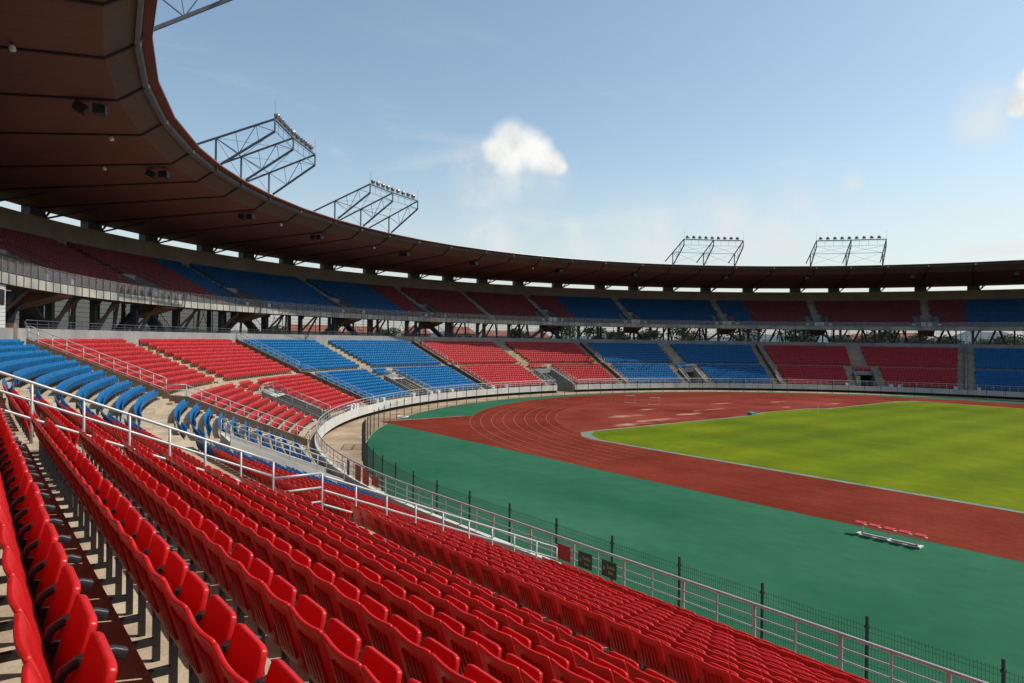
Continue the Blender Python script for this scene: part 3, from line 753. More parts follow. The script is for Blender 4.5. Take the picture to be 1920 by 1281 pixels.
def arm_mesh():
    mb = MB(); pts = [(.185, .26, .50), (.175, .26, .57), (.195, .26, .62), (.25, .26, .652), (.32, .26, .665), (.38, .26, .66), (.43, .26, .638)]
    V = []; Fc = []
    pr = [Vector(p) for p in pts]; w, h = .021, .020
    for k, p in enumerate(pr):
        d = (pr[min(k + 1, len(pr) - 1)] - pr[max(0, k - 1)]).normalized(); up = Vector((-d.z, 0, d.x)); hh = h * (1.15 if k > 4 else 1)
        for a, b in ((-1, -1), (1, -1), (1, 1), (-1, 1)): V.append(p + Vector((0, w * a, 0)) + up * hh * b)
    for k in range(len(pr) - 1):
        for j in range(4): Fc.append((k * 4 + j, k * 4 + (j + 1) % 4, k * 4 + 4 + (j + 1) % 4, k * 4 + 4 + j))
    e = (len(pr) - 1) * 4; Fc += [(3, 2, 1, 0), (e, e + 1, e + 2, e + 3)]
    bm = finish(V, Fc, .008, 2); return bm_mesh(bm, 'armrest', M['arm'])
def leg_mesh():
    bm = bmesh.new()
    add_box_bm(bm, (.215, .26, .28), (.05, .035, .56)); add_box_bm(bm, (.11, .26, .145), (.22, .05, .045)); add_box_bm(bm, (.012, .26, .145), (.02, .09, .12))
    add_box_bm(bm, (.235, 0, .405), (.035, .50, .03))
    return bm_mesh(bm, 'leg', M['black'], False)
HD = dict(red=(back_mesh(M['red']), pan_mesh(M['red'])), blue=(back_mesh(M['blue'], True), pan_mesh(M['blue'])))
ARM, LEG = arm_mesh(), leg_mesh()

PITCH_A = .525
rowsets = []   # (t_riser, z_floor, s_center, colour, zone, row index)
def row_seats(t, z, ivs, zone, row):
    """ivs: [(s0,s1,colour_fn)] ; t = riser line of this row"""
    for (a, b, cf) in ivs:
        sc = (a + b) / 2; rr = t - .25
        PT = PITCH_A if zone == 'A' else PITCH
        def toarc(x): return x if x < 0 else x * (R0 + rr) / R0
        L0, L1 = toarc(a), toarc(b); n = int((L1 - L0) / PT)
        if n < 1: continue
        off = (L1 - L0 - n * PT) / 2
        for k in range(n):
            x = L0 + off + (k + .5) * PT; s = x if x < 0 else x * R0 / (R0 + rr)
            rowsets.append((t, z - ((-.07 if row < 2 else 0) if zone == 'A' else .20 if zone != 'U' else .08), s, cf(s), zone, row))
def lin(hw, t): return hw * R0 / (R0 + t)
def sector_cols(i, s):
    if i == 0: return 'red' if s < P(1.0) else 'blue'
    return ['red', 'blue', 'red', 'blue', 'red', 'blue'][i - 1]
for j in range(11):
    t = tu(j + 1); z = zu(j)
    row_seats(t, z, [(S_MIN + 1, S_RAIL - 1.35, lambda s: 'red')], 'A', 100 + j)
    for i, (s0, s1, sm, hw, v) in enumerate(sectors):
        g0 = .35 if i == 0 else lin(1.2, t)
        if i == 0 and j == 0: g0 = 1e3
        row_seats(t, z, [(s0 + g0, sm - lin(hw, t), lambda s, i=i: sector_cols(i, s)), (sm + lin(hw, t), s1 - lin(1.2, t), lambda s, i=i: sector_cols(i, s))], ('L0' if i == 0 else 'S'), 100 + j)
for i_ in range(10):
    t = tl(i_ + 1); z = zl(i_)
    row_seats(t, z, [(S_MIN + 1, S_RAIL - 1.35, lambda s: 'red')], 'A', i_)
    for i, (s0, s1, sm, hw, (vc, vh)) in enumerate(sectors):
        g0 = .35 if i == 0 else lin(1.2, t)
        cf = lambda s, i=i: sector_cols(i, s)
        w = lin(vh + 1.25, t) if i != 3 else lin(vh + 1.4, t)
        iv = [(s0 + g0, vc - (w if i else 4.6), cf), (vc + w, s1 - lin(1.2, t), cf)]
        if i_ >= 8: iv.append((vc - lin(vh, t) + .05, vc + lin(vh, t) - .05, cf))
        row_seats(t, z, iv, ('L0' if i == 0 else 'S'), i_)
# upper tier
def tt(k): return 18.6 + .78 * k
def zt(k): return 12.2 + .39 * k
ust = [12.6, 26.4, 40.4, 53.4, 68.0, 81.3, 91.0, 100.6, 114.0, 128.3, 141.6, 155.6, 169.4]
def upcol(s):
    d = math.degrees(s / R0)
    if d < 49.4: return 'red'
    return ['blue', 'red', 'blue', 'red', 'blue', 'red'][int((d - 49.4) // 27.7)]
for k in range(14):
    t = tt(k + 1); z = zt(k); prev = P(2)
    for d in ust + [184]:
        c = P(d); w = lin(.62 if (k > 4 or d == 91.0) else 2.1, t)
        if d == 184: w = 0
        row_seats(t, z, [(prev, c - w, upcol)], 'U', 200 + k); prev = c + w

# visibility and size ordering
def project(p):
    f = p.x * sin(TH) + p.y * cos(TH); r = p.x * cos(TH) - p.y * sin(TH)
    if f < .3: return None
    u = F * r / f; v = F * (H - p.z) / f; c, s_ = cos(ROLL), sin(ROLL)
    return (u * c - v * s_ + 960, u * s_ + v * c + 637, f)
info = []
for idx, (t, z, s, col, zone, row) in enumerate(rowsets):
    p = pos(s, t - .15, z + .75); q = project(p); vis = q is not None and -12 < q[0] < 1932 and -10 < q[1] < 1300
    info.append((q[2] if q else 1e9, vis))
chosen = {}
for col in ('red', 'blue'):
    c = sorted([i for i, r in enumerate(rowsets) if r[3] == col and info[i][1] and r[4] != 'U'], key=lambda i: info[i][0])[:300]
    for i in c: chosen[i] = col
ONES = ['', 'first', 'second', 'third', 'fourth', 'fifth', 'sixth', 'seventh', 'eighth', 'ninth', 'tenth', 'eleventh', 'twelfth', 'thirteenth', 'fourteenth', 'fifteenth', 'sixteenth', 'seventeenth', 'eighteenth', 'nineteenth']
TENS = {2: ('twentieth', 'twenty'), 3: ('thirtieth', 'thirty'), 4: ('fortieth', 'forty'), 5: ('fiftieth', 'fifty')}
def ordn(n):
    if n < 20: return ONES[n]
    a, b = divmod(n, 10); return TENS[a][0] if b == 0 else TENS[a][1] + '-' + ONES[b]
# individual chairs
byrow = {}
for i, col in chosen.items():
    t, z, s, c, zone, row = rowsets[i]
    part = zone
    if zone == 'L0': part = 'bits' if (s < P(6) and col == 'blue') else ('beyond' if col == 'red' else 'block')
    byrow.setdefault((col, part, row), []).append((s, i))
def place_chair(i, label, arms):
    t, z, s, col, zone, row = rowsets[i]
    inw, al = frame(s)
    root = bpy.data.objects.new(col + '_chair', None); COL.objects.link(root); root.empty_display_size = .2
    root.scale = (1, 1.04, 1) if zone == 'A' else (1, 1, 1)
    root.location = pos(s, t, z); root.rotation_euler = (0, 0, atan2(inw.y, inw.x))
    tag(root, label, 'chair', 'red tip-up chairs' if col == 'red' else 'blue tip-up chairs')
    b, p = HD[col]
    for nm, me in (('backrest', b), ('seat_pan', p), ('armrest', ARM), ('leg', LEG)):
        if nm == 'armrest' and not arms: continue
        o = bpy.data.objects.new(nm, me); COL.objects.link(o); o.parent = root
        if nm == 'seat_pan':
            a_ = rng.normal(0, .022); o.matrix_local = Matrix.Translation((.225, 0, .42)) @ Matrix.Rotation(a_, 4, 'Y') @ Matrix.Translation((-.225, 0, -.42))
    return root
redrows = sorted({k[2] for k in byrow if k[0] == 'red' and k[1] == 'A'}, reverse=True)
for (col, part, row), lst in byrow.items():
    lst.sort(); 
    for n, (s, i) in enumerate(lst, 1):
        lv = 'above' if row >= 100 else 'below'; rn = (row - 100 + 1) if row >= 100 else (10 - row)
        if col == 'red' and part == 'A':
            lab = f'red tip-up chair, {ordn(n)} from the near end of the {ordn(redrows.index(row) + 1)} row from the left'
        elif col == 'red' and part == 'beyond':
            lab = f'red chair beyond the nearest rail, {ordn(n)} from it, {ordn(rn)} row {lv} the cross aisle'
        elif col == 'red':
            lab = f'red chair far round the bend, {ordn(n)} from the divider, {ordn(rn)} row {lv} the aisle'
        elif part == 'bits':
            lab = f'blue chair ending a red row, {ordn(n)} of its few, {ordn(rn)} row {lv} the cross aisle'
        elif part == 'block':
            lab = f"blue chair, {ordn(n)} from the near end of the left block's {ordn(rn)} row {lv} the aisle"
        else:
            lab = f'blue chair beyond the red sector, {ordn(n)} from the left, {ordn(rn)} row {lv} the cross aisle'
        place_chair(i, lab, (part == 'A' and info[i][0] < 30))
# the rest: merged geometry per colour
def bm_arrays(bm):
    bm.verts.ensure_lookup_table(); bm.verts.index_update()
    return [tuple(v.co) for v in bm.verts], [tuple(v.index for v in f.verts) for f in bm.faces]
def narrow(fn, kk):
    def g(u, v):
        p, n = fn(u, v); p = p.copy(); p.y *= kk; return p, n
    return g
def lod_template(lod):
    if lod == 0: parts = [finish(*shell(back_fn, 7, 5, .028), .008, 1), finish(*shell(pan_fn, 6, 4, .042), .012, 1)]
    elif lod == 1: parts = [finish(*shell(narrow(back_fn, .95), 5, 3, .03), .010, 1), finish(*shell(narrow(pan_fn, .88), 4, 3, .04), .012, 1)]
    else: parts = [finish(*shell(narrow(back_fn, .95), 4, 3, .03), 0), finish(*shell(narrow(pan_fn, .80), 3, 2, .05), 0)]
    V, Fc, mi = [], [], []
    for bm in parts:
        v, f = bm_arrays(bm); n = len(V); V += v; Fc += [tuple(a + n for a in q) for q in f]; mi += [0] * len(f); bm.free()
    for (x0, x1, z0, z1, w) in ((.19, .24, .0, .56, .018),) + (((.10, .42, .62, .66, .022),) if lod == 0 else ()):
        V3 = [(x, y, z) for z in (z0, z1) for (x, y) in ((x0, .26 - w), (x1, .26 - w), (x1, .26 + w), (x0, .26 + w))]; n = len(V); V += V3
        for f in ((4, 5, 6, 7), (0, 1, 5, 4), (1, 2, 6, 5), (2, 3, 7, 6), (3, 0, 4, 7)): Fc.append(tuple(n + k for k in f)); mi.append(1)
    loops = np.array([i for f in Fc for i in f], int); tot = np.array([len(f) for f in Fc], int)
    return np.array(V, float), loops, tot, np.array(mi, int)
TPL = [lod_template(k) for k in (0, 1, 2)]
for col in ('red', 'blue'):
    AV, AL, AT, AM, AS = [], [], [], [], []; base = 0
    for i, (t, z, s, c, zone, row) in enumerate(rowsets):
        if c != col or i in chosen: continue
        p = pos(s, t, z)
        if zone == 'A' and not info[i][1] and (p.y < -14): continue
        if zone == 'A' and row >= 108 and abs(p.y) < 2.5: continue
        if zone == 'U' and s < P(8): continue
        d = info[i][0]
        if p.y > 25 and d > 1e8: continue
        lod = 0 if d < 34 else (1 if d < 85 else 2)
        V, Lp, T_, mi = TPL[lod]; inw, al = frame(s); a = atan2(inw.y, inw.x) + rng.normal(0, .012); ca, sa = cos(a), sin(a)
        V2 = V.copy(); V2[:, 2] += rng.uniform(-.012, .012)
        if zone == 'A': V2[:, 1] *= 1.04
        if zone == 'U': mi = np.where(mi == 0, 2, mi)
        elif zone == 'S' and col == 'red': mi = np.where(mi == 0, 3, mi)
        X = V2[:, 0] * ca - V2[:, 1] * sa + p.x; Y = V2[:, 0] * sa + V2[:, 1] * ca + p.y
        AV.append(np.stack([X, Y, V2[:, 2] + p.z], 1)); AL.append(Lp + base); AT.append(T_); AM.append(mi); AS.append(np.full(len(T_), lod == 0)); base += len(V)
    v = np.concatenate(AV); f = np.concatenate(AL); tt_ = np.concatenate(AT); m_ = np.concatenate(AM); sm_ = np.concatenate(AS)
    me = bpy.data.meshes.new('chair_rows'); me.vertices.add(len(v)); me.vertices.foreach_set('co', v.ravel())
    me.loops.add(f.size); me.loops.foreach_set('vertex_index', f); me.polygons.add(len(tt_))
    me.polygons.foreach_set('loop_start', np.concatenate([[0], np.cumsum(tt_)[:-1]])); me.polygons.foreach_set('material_index', m_)
    me.polygons.foreach_set('use_smooth', sm_)
    me.materials.append(M[col]); me.materials.append(M['black']); me.materials.append(M['redupper'] if col == 'red' else M['blueupper']); me.materials.append(M['redpink']); me.update(calc_edges=True); me.validate()
    o = bpy.data.objects.new('chair_rows', me); COL.objects.link(o)
    tag(o, f'thousands of {col} stadium chairs filling the farther rows of both tiers', 'chairs', kind='stuff')

# ------------------------------------------------------------ upper stand
ups = empty('upper_stand', pos(P(60), 24, 12), 'shaded upper stand above the concourse with red and blue seats', 'stand')
us0, us1 = P(-6), S_MAX
pr = [(17.95, 11.9), (18.6, 11.9), (18.6, 12.2)]
for k in range(14):
    pr += [(tt(k + 1), zt(k))]
    if k < 13: pr += [(tt(k + 1), zt(k) + .39)]
m_ = MB(); m_.sweep(pr, srange(us0, us1, 1.6)); m_.build('terrace', M['greywall'], ups)
m_ = MB(); m_.sweep([(tt(14), 17.2), (tt(14), 19.95), (tt(14) + .3, 19.95), (tt(14) + .3, 16.6), (30, 16.4)], srange(us0, us1, 1.6)); m_.build('back_wall', M['backwall'], ups)
m_ = MB(); m_.sweep([(17.80, 11.55), (17.80, 12.25), (17.95, 12.25), (17.95, 11.55)], srange(us0, us1, 1.2), closed=True); m_.build('fascia_panel', M['panel'], ups)
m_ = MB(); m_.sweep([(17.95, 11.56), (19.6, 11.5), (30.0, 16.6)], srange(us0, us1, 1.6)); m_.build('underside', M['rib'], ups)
m_ = MB(); m_.sweep([(17.86, 12.26), (17.86, 13.08)], srange(us0, us1, 1.2)); m_.build('glass_balustrade', M['glass'], ups)
m_ = MB(); m_.tube([pos(x, 17.86, 13.1) for x in srange(us0, us1, 1.2)], .035, 5); m_.build('top_rail', M['bal'], ups)
m_ = MB(); m_.tube([pos(x, 17.77, 12.27) for x in srange(us0, us1, 1.2)], .025, 5); m_.build('bottom_rail', M['truss'], ups)
balp = frange(us0, us1, .98)
near = sorted(balp, key=lambda a: (pos(a, 17.8) - Vector((0, 0, 0))).length if a > P(14) else 1e6)
rest = MB()
for k, a in enumerate(near):
    p = pos(a, 17.77, 11.55); m_ = MB() if k < 99 else rest; inw, al = frame(a)
    m_.box(p + Vector((0, 0, .78)), (.06, .05, 1.56), inw)
    if k < 99: m_.build('balustrade_post', M['bal'], ups)
o = rest.build('balustrade_post', M['bal'], ups); o['kind'] = 'stuff'
# aisle steps of the upper tier and lower openings
for n_, d in enumerate(ust):
    if d < 20 or d > 165: continue
    c = P(d); st = MB()
    for k in range(0 if d == 91 else 5, 14):
        tn = tt(k); w = .6 / (1 + tn / R0)
        st.sweep([(tn - .38, zt(k) - .385), (tn - .38, zt(k) - .195), (tn - .002, zt(k) - .195), (tn - .002, zt(k) - .385)], [c - w, c, c + w], closed=True)
    st.build('stair_flight', M['greywall'], ups)
    if d == 91: continue
    op = MB(); inw, al = frame(c)
    for sg in (-1, 1):
        for (ta, tb, z1) in ((18.3, 22.4, 13.4),):
            a = pos(c, ta, 12.3) + al * sg * 1.15; b = pos(c, tb, 13.9) + al * sg * 1.15
            op.hexa([a - al * .08, a + al * .08, b + al * .08, b - al * .08, a - al * .08 + Vector((0, 0, .6)), a + al * .08 + Vector((0, 0, .6)), b + al * .08 + Vector((0, 0, .7)), b - al * .08 + Vector((0, 0, .7))])
    op.box(pos(c, 22.4, 14.2), (.15, 2.3, 1.0), inw)
    op.build('opening_wall', M['greywall'], ups)
    dk = MB(); dk.box(pos(c, 20.4, 12.56) , (3.9, 2.1, .7), inw); dk.build('opening_shade_block', M['darkwall'], ups)  # solid dark block stands for the shade inside the stair opening
    rl = empty('upper_stair_railing', pos(c, 20, 13), f'dark railing flanking the upper tier stair, {ordn(len([e for e in ust if 20 < e <= d and e != 91]))} from the left', 'railing', 'upper tier stair railings')
    for sg in (-1, 1):
        t_ = MB()
        for o_ in (1.05,):
            t_.bar(pos(c, 18.6, 12.6 + o_) + al * sg * 1.15, pos(c, 22.6, 14.4 + o_) + al * sg * 1.15, .05)
        for q_ in frange(18.6, 22.6, .33):
            zz = 12.5 + (q_ - 18.6) * .45; p = pos(c, q_, zz) + al * sg * 1.15; t_.bar(p, p + Vector((0, 0, 1.12)), .025)
        t_.build('rail_panel', M['dsteel'], rl)
    for sg in (-1, 1):
        bx = MB(); bx.box(pos(c, 18.35, 12.62) + al * sg * 2.2, (.04, .55, .42), inw); o = bx.build('notice_board', M['whitep'])
        tag(o, f"small white board {'left' if sg < 0 else 'right'} of the {ordn(len([e for e in ust if 20 < e <= d and e != 91]))} upper tier stair from the left", 'board', 'white boards behind the balustrade')
    if d > 95:
        bx = MB()
        for sg in (-1, 1): bx.box(pos(c, 18.33, 12.72) + al * sg * .5, (.05, .9, .85), inw)
        o = bx.build('twin_screen', M['whitep']); tag(o, f'pale twin panel at the foot of the {ordn(len([e for e in ust if 20 < e <= d and e != 91]))} upper stair from the left', 'panel', 'pale panels in upper stair openings')

# concourse columns, struts, access stairs, rear screen
def seg(name, mb, m, parent): return mb.build(name, m, parent)
frame_o = empty('column_frame', pos(P(60), 20, 8.1), 'dark steel columns and slanted struts carrying the upper stand', 'frame')
rib_pat = [0, 6.4, 11.4, 16.5, 21.9]
ribs_deg = sorted([22.1 - 27.8 + p for p in rib_pat] + [22.1 + 27.8 * k + p for k in range(6) for p in rib_pat])
ribs_deg = [d for d in ribs_deg if d < 186]
for d in ribs_deg:
    if d < 12: continue
    s = P(d); inw, al = frame(s)
    m_ = MB(); m_.box(pos(s, 20.2, 9.85), (.45, .45, 3.5), inw); m_.build('column', M['dsteel'], frame_o)
    m_ = MB(); m_.box(pos(s, 29.5, 12.2), (.4, .4, 8.2), inw); m_.build('column', M['dsteel'], frame_o)
    m_ = MB(); m_.bar(pos(s - .3, 21.2, 8.1), pos(s + .8, 18.5, 11.5), .22); m_.build('strut', M['stairpan'], frame_o)
    m_ = MB(); m_.box(pos(s - 2.0, 24.5, 11.0), (.28, .28, 5.8), inw); m_.build('column', M['dsteel'], frame_o)
    ap = s + 2.9
    for sg in (-1, 1):
        m_ = MB(); m_.bar(pos(ap + sg * 1.25, 21.5, 8.1), pos(ap + sg * .2, 20.2, 11.7), .26); m_.build('strut', M['dsteel'], frame_o)
    m_ = MB(); m_.bar(pos(s, 19.6, 11.45), pos(s, 30, 16.5), .3, .6); m_.build('raker', M['dsteel'], frame_o)
scr = empty('rear_screen', pos(P(60), 31, 8.1), 'grey slatted rear screen behind the concourse columns', 'screen')
m_ = MB(); m_.sweep([(31.2, 8.1), (31.2, 15.8)], srange(P(10), P(60), 1.5)); m_.build('mesh_panel', M['mesh'], scr)
m_ = MB(); m_.sweep([(31.2, 8.1), (31.2, 15.8)], srange(P(60), S_MAX, 1.5)); m_.build('mesh_panel', M['meshthin'], scr)
m_ = MB()
for z in frange(8.4, 15.6, .55): m_.sweep([(31.1, z), (31.1, z + .035), (31.15, z + .035), (31.15, z)], srange(P(10), S_MAX, 1.6), closed=True)
m_.build('slat', M['truss'], scr)['kind'] = 'stuff'
mul = frange(P(10), S_MAX, 2.3)
for k, a in enumerate(mul):
    m_ = MB(); m_.bar(pos(a, 31.0, 8.1), pos(a, 31.0, 15.8), .09); 
    if k < 98: m_.build('mullion', M['dsteel'], scr)
m_ = MB()
for k, a in enumerate(mul[:-1]):
    if k % 4 == 1:
        m_.bar(pos(a, 31.0, 8.1), pos(mul[k + 1], 31.0, 15), .05); m_.bar(pos(a, 31.0, 15), pos(mul[k + 1], 31.0, 8.1), .05)
m_.build('cross_brace', M['dsteel'], scr)
cb = MB(); cb.sweep([(31.25, 7.4), (31.25, 8.75), (31.4, 8.75)], srange(P(10), S_MAX, 2)); cb.build('low_wall', M['darkwall'], scr)
for n_, d in enumerate([e for e in ust if 20 < e < 165 and e != 91]):
    c = P(d); inw, al = frame(c)
    root = empty('access_stair', pos(c, 19, 8.1), f'dark twin stair rising to the upper tier under a brown landing, {ordn(n_ + 1)} from the left', 'stair', 'access stairs on the concourse')
    m_ = MB()
    def W_(t, z, o): return pos(c, t, z) + al * o
    m_.hexa([W_(18.0, 11.35, -1.35), W_(18.0, 11.35, 1.35), W_(21.4, 10.35, 1.35), W_(21.4, 10.35, -1.35), W_(18.0, 11.54, -1.35), W_(18.0, 11.54, 1.35), W_(21.4, 11.6, 1.35), W_(21.4, 11.6, -1.35)]); m_.build('landing', M['stairpan'], root)
    for sg in (-1, 1):
        m_ = MB(); p0 = pos(c, 21.0, 10.75) + al * sg * 1.0; p1 = pos(c, 21.0, 8.2) + al * sg * 4.6
        m_.bar(p0, p1, 1.3, .25); m_.build('flight', M['dsteel'], root)
        m_ = MB(); m_.bar(p0 + Vector((0, 0, 1)) + inw * .7, p1 + Vector((0, 0, 1)) + inw * .7, .05)
        for f_ in frange(0, 1, .12):
            q = p0.lerp(p1, f_) + inw * .7; m_.bar(q, q + Vector((0, 0, 1)), .03)
        m_.build('railing', M['dsteel'], root)
# cladding box and pillar at the far left of the concourse
root = empty('kiosk', pos(P(18), 19, 8.1), 'white slatted kiosk with dark window at the left edge of the concourse', 'kiosk')
m_ = MB(); ang0, ang1 = P(15.5), P(19.0); m_.sweep([(17.95, 7.2), (17.95, 11.5), (20.6, 11.5), (20.6, 7.2)], [ang0, (ang0 + ang1) / 2, ang1], closed=True); m_.build('wall', M['slatwhite'], root)
m_ = MB(); m_.sweep([(17.9, 10.3), (17.9, 11.2), (17.94, 11.2), (17.94, 10.3)], [ang1 - 1.4, ang1 - .25], closed=True); m_.build('window', M['black'], root)
m_ = MB(); m_.box(pos(P(19.45), 17.85, 8.35), (.5, .7, 1.8), frame(P(19.45))[0]); tag(m_.build('pillar', M['brown']), 'short brown pillar beside the white kiosk at the left edge', 'pillar')

# ------------------------------------------------------------ roof
roof = empty('stadium_roof', pos(P(60), 20, 22), 'great curved roof with dark red-brown lining over both tiers', 'roof')
rs_ = [P(d) for d in ribs_deg]; rs_ = [-50, -42, -34, -27, -20, -13] + [x for x in rs_ if x > -9] + [ARC + 5, ARC + 12, ARC + 19, ARC + 26, ARC + 34, ARC + 42]
rs_ = sorted(rs_)
m_ = MB(); m_.sweep([(30.6, 20.82), (11.6, 22.2)], rs_); m_.build('lining', M['soffit'], roof)
m_ = MB(); m_.sweep([(11.6, 22.2), (10.3, 23.12)], rs_); m_.build('lip', M['soffitlip'], roof)
m_ = MB(); m_.sweep([(10.3, 23.12), (10.3, 23.0), (10.08, 23.16), (10.02, 23.42), (10.14, 23.46)], rs_); m_.build('gutter', M['gutter'], roof)
m_ = MB(); m_.sweep([(10.14, 23.465), (9.52, 23.53), (9.52, 23.60)], rs_); m_.build('tile_fascia', M['redfascia'], roof)
m_ = MB(); m_.sweep([(9.53, 23.605), (31.2, 24.6), (31.2, 21.1), (30.6, 20.83)], rs_); m_.build('roof_sheet', M['gutter'], roof)
m_ = MB(); m_.tube([pos(x, 9.52, 23.62) for x in rs_], .03, 5); m_.build('edge_trim', M['steel'], roof)
col2 = [d for d in ribs_deg if 8 < d < 175]
for d in ribs_deg:
    s = P(d); inw, al = frame(s)
    m_ = MB(); o = Vector((0, 0, -.03))
    m_.bar(pos(s, 30.4, 20.84) + o, pos(s, 11.6, 22.2) + o, .18, .14); m_.bar(pos(s, 11.6, 22.2) + o, pos(s, 10.25, 23.12) + o, .2, .16)
    m_.build('rib', M['rib'], roof)
    if d > 8:
        m_ = MB(); m_.box(pos(s + .25, 10.02, 23.3), (.06, .16, .22), inw); m_.build('gutter_bracket', M['whitep'], roof)
        m_ = MB(); m_.box(pos(s, 30.3, 20.38), (.9, 2.2, 1.1), inw); m_.build('bearing_box', M['dsteel'], roof)
        m_ = MB(); m_.bar(pos(s, 30.0, 19.98) + al * 1.1, pos(s + 1.4, 25.2, 21.2), .16); m_.bar(pos(s, 30.0, 19.98) + al * 1.1, pos(s, 30.0, 20.9) + al * 2.0, .16); m_.build('brace', M['dsteel'], roof)

# ------------------------------------------------------------ floodlight gantries
towers = [((-.0, 5.5, 10.4), 'partly seen at the top left corner'), ((33.5, 38.6, 44.0), 'largest, second from the left'), ((56.4, 61.2, 66.4), 'above the bend, third from the left'), ((117.2, 122.3, 127.3), 'on the far roof, left of the last one'), ((139.0, 144.2, 149.3), 'on the far roof, rightmost')]
def lamp_mesh():
    mb = MB(); prof = [(0, .20), (.10, .25), (.22, .25), (.40, .13), (.48, .07)]
    mb.tube([Vector((x, 0, 0)) for x, r in prof], [r for x, r in prof], 14)
    return mb
for ti, (dd, lab) in enumerate(towers):
    cs = P(dd[1]); root = empty('floodlight_gantry', pos(cs, 9.9, 23.9), f'steel floodlight gantry over the roof edge, {lab}', 'floodlight gantry', 'floodlight gantries on the roof edge')
    B = lambda s: pos(s, 10.05, 23.55); V = lambda s: pos(s, 10.05, 26.05); U = lambda s: pos(s, 5.0, 27.9); Lo = lambda s: pos(s, 5.0, 26.8)
    for d in dd:
        s = P(d); m_ = MB()
        m_.bar(B(s), V(s), .15); m_.bar(pos(s, 9.6, 23.75), Lo(s), .17); m_.bar(U(s), Lo(s), .13)
        m_.bar(U(s), pos(s, 13.8, 24.65), .15); m_.box(B(s) - Vector((0, 0, .15)), (.35, .25, .5), frame(s)[0])
        f = lambda a, b, k: a.lerp(b, k)
        lc0, lc1 = pos(s, 9.6, 23.75), Lo(s)
        m_.bar(V(s), f(lc0, lc1, .33), .055); m_.bar(f(V(s), U(s), .33), f(lc0, lc1, .33), .04); m_.bar(f(lc0, lc1, .33), f(V(s), U(s), .68), .05)
        m_.bar(f(V(s), U(s), .68), Lo(s), .05); m_.bar(f(V(s), U(s), .68), f(lc0, lc1, .7), .04)
        m_.build('truss', M['truss'], root)
    s0, s1 = P(dd[0]), P(dd[2]); m_ = MB()
    m_.bar(U(s0), U(cs), .15); m_.bar(U(cs), U(s1), .15)
    for a, b in ((s0, cs), (cs, s1)):
        m_.bar(V(a), V(b), .07); m_.bar(Lo(a) + Vector((0, 0, .05)), Lo(b) + Vector((0, 0, .05)), .045); m_.bar(pos(a, 5.1, 27.7), pos(b, 5.1, 27.7), .03)
        m_.bar(V(a), Lo(b), .03); m_.bar(V(b), Lo(a), .03); m_.bar(pos(a, 10, 23.9), V(b), .03); m_.bar(pos(b, 10, 23.9), V(a), .03)
        for k in (.25, .5, .75):
            x = a + (b - a) * k; m_.bar(pos(x, 5.05, 26.9), pos(x, 5.05, 27.8), .03)
    m_.build('cross_beams', M['truss'], root)
    m_ = MB(); m_.bar(U(s0).lerp(Lo(s0), .95), U(cs).lerp(Lo(cs), .95), .5, .03); m_.bar(U(cs).lerp(Lo(cs), .95), U(s1).lerp(Lo(s1), .95), .5, .03)
    for s in (s0, s1):
        m_ = MB(); m_.tube([U(s), U(s) + Vector((0, 0, 1.7))], .014, 5); m_.build('lightning_rod', M['truss'], root)
    if ti == 0: continue
    for k in range(9):
        x = s0 + (s1 - s0) * (.06 + k * .105); inw, al = frame(x); c = U(s0).lerp(U(cs), (x - s0) / (cs - s0)) if x < cs else U(cs).lerp(U(s1), (x - cs) / (s1 - cs))
        c = c + Vector((0, 0, .43)); ax = (-inw * .8 + Vector((0, 0, .6))); yaw = radians(rng.uniform(-18, 18)); ax = Matrix.Rotation(yaw, 3, 'Z') @ ax
        ax.normalize()
        m_ = MB(); pf = [(-.12, .24), (-.02, .285), (.12, .27), (.29, .14), (.38, .07)]
        m_.tube([c + ax * a for a, r in pf], [r for a, r in pf], 14); h = m_.build('floodlight', M['lamp'], root, smooth=False)
        m_ = MB(); m_.tube([c - ax * .135, c - ax * .125], [.225, .24], 14); m_.build('lens', M['lens'], root)
        m_ = MB(); m_.bar(c - Vector((0, 0, .4)) - al * .2, c - al * .33, .05); m_.bar(c - Vector((0, 0, .4)) + al * .2, c + al * .33, .05); m_.build('bracket', M['truss'], root)

# speakers hung below the roof lining
spk = [(16.4, 1), (29.5, 1), (44.8, 1), (56.8, 1), (72.0, 1), (84.1, 1), (99.0, 1), (111.8, 1), (126.6, 1), (138.9, 1), (153.5, 1), (166.1, 1)]
for n_, (d, _) in enumerate(spk):
    s = P(d); inw, al = frame(s)
    for q_, (t, rot) in enumerate(((13.5, .6), (12.55, .0))):
        c = pos(s, t, 21.55); up = Vector((0, 0, 1)); xx = (inw * cos(.45) - up * sin(.45)) if q_ == 0 else (al * .9 + inw * .1)
        if q_ == 1: xx = inw
        root = empty('loudspeaker', c, f"black loudspeaker under the roof, {'outer' if q_ == 0 else 'inner'} one of the {ordn(n_ + 1)} pair from the left", 'speaker', 'loudspeakers under the roof')
        m_ = MB(); yv = al; m_.box(c, (.62, .72, .5), xx, yv); m_.build('cabinet', M['speaker'], root)
        m_ = MB(); m_.bar(c + Vector((0, 0, .2)) + al * .25, Vector((c.x, c.y, 22.05)) + al * .25, .03); m_.bar(c + Vector((0, 0, .2)) - al * .25, Vector((c.x, c.y, 22.05)) - al * .25, .03); m_.bar(Vector((c.x, c.y, 22.03)) - al * .27, Vector((c.x, c.y, 22.03)) + al * .27, .05); m_.build('hanger', M['dsteel'], root)
        m_ = MB(); m_.box(c + Vector(xx) * .33, (.02, .7, .48), xx, yv); m_.build('grille', M['black'], root)

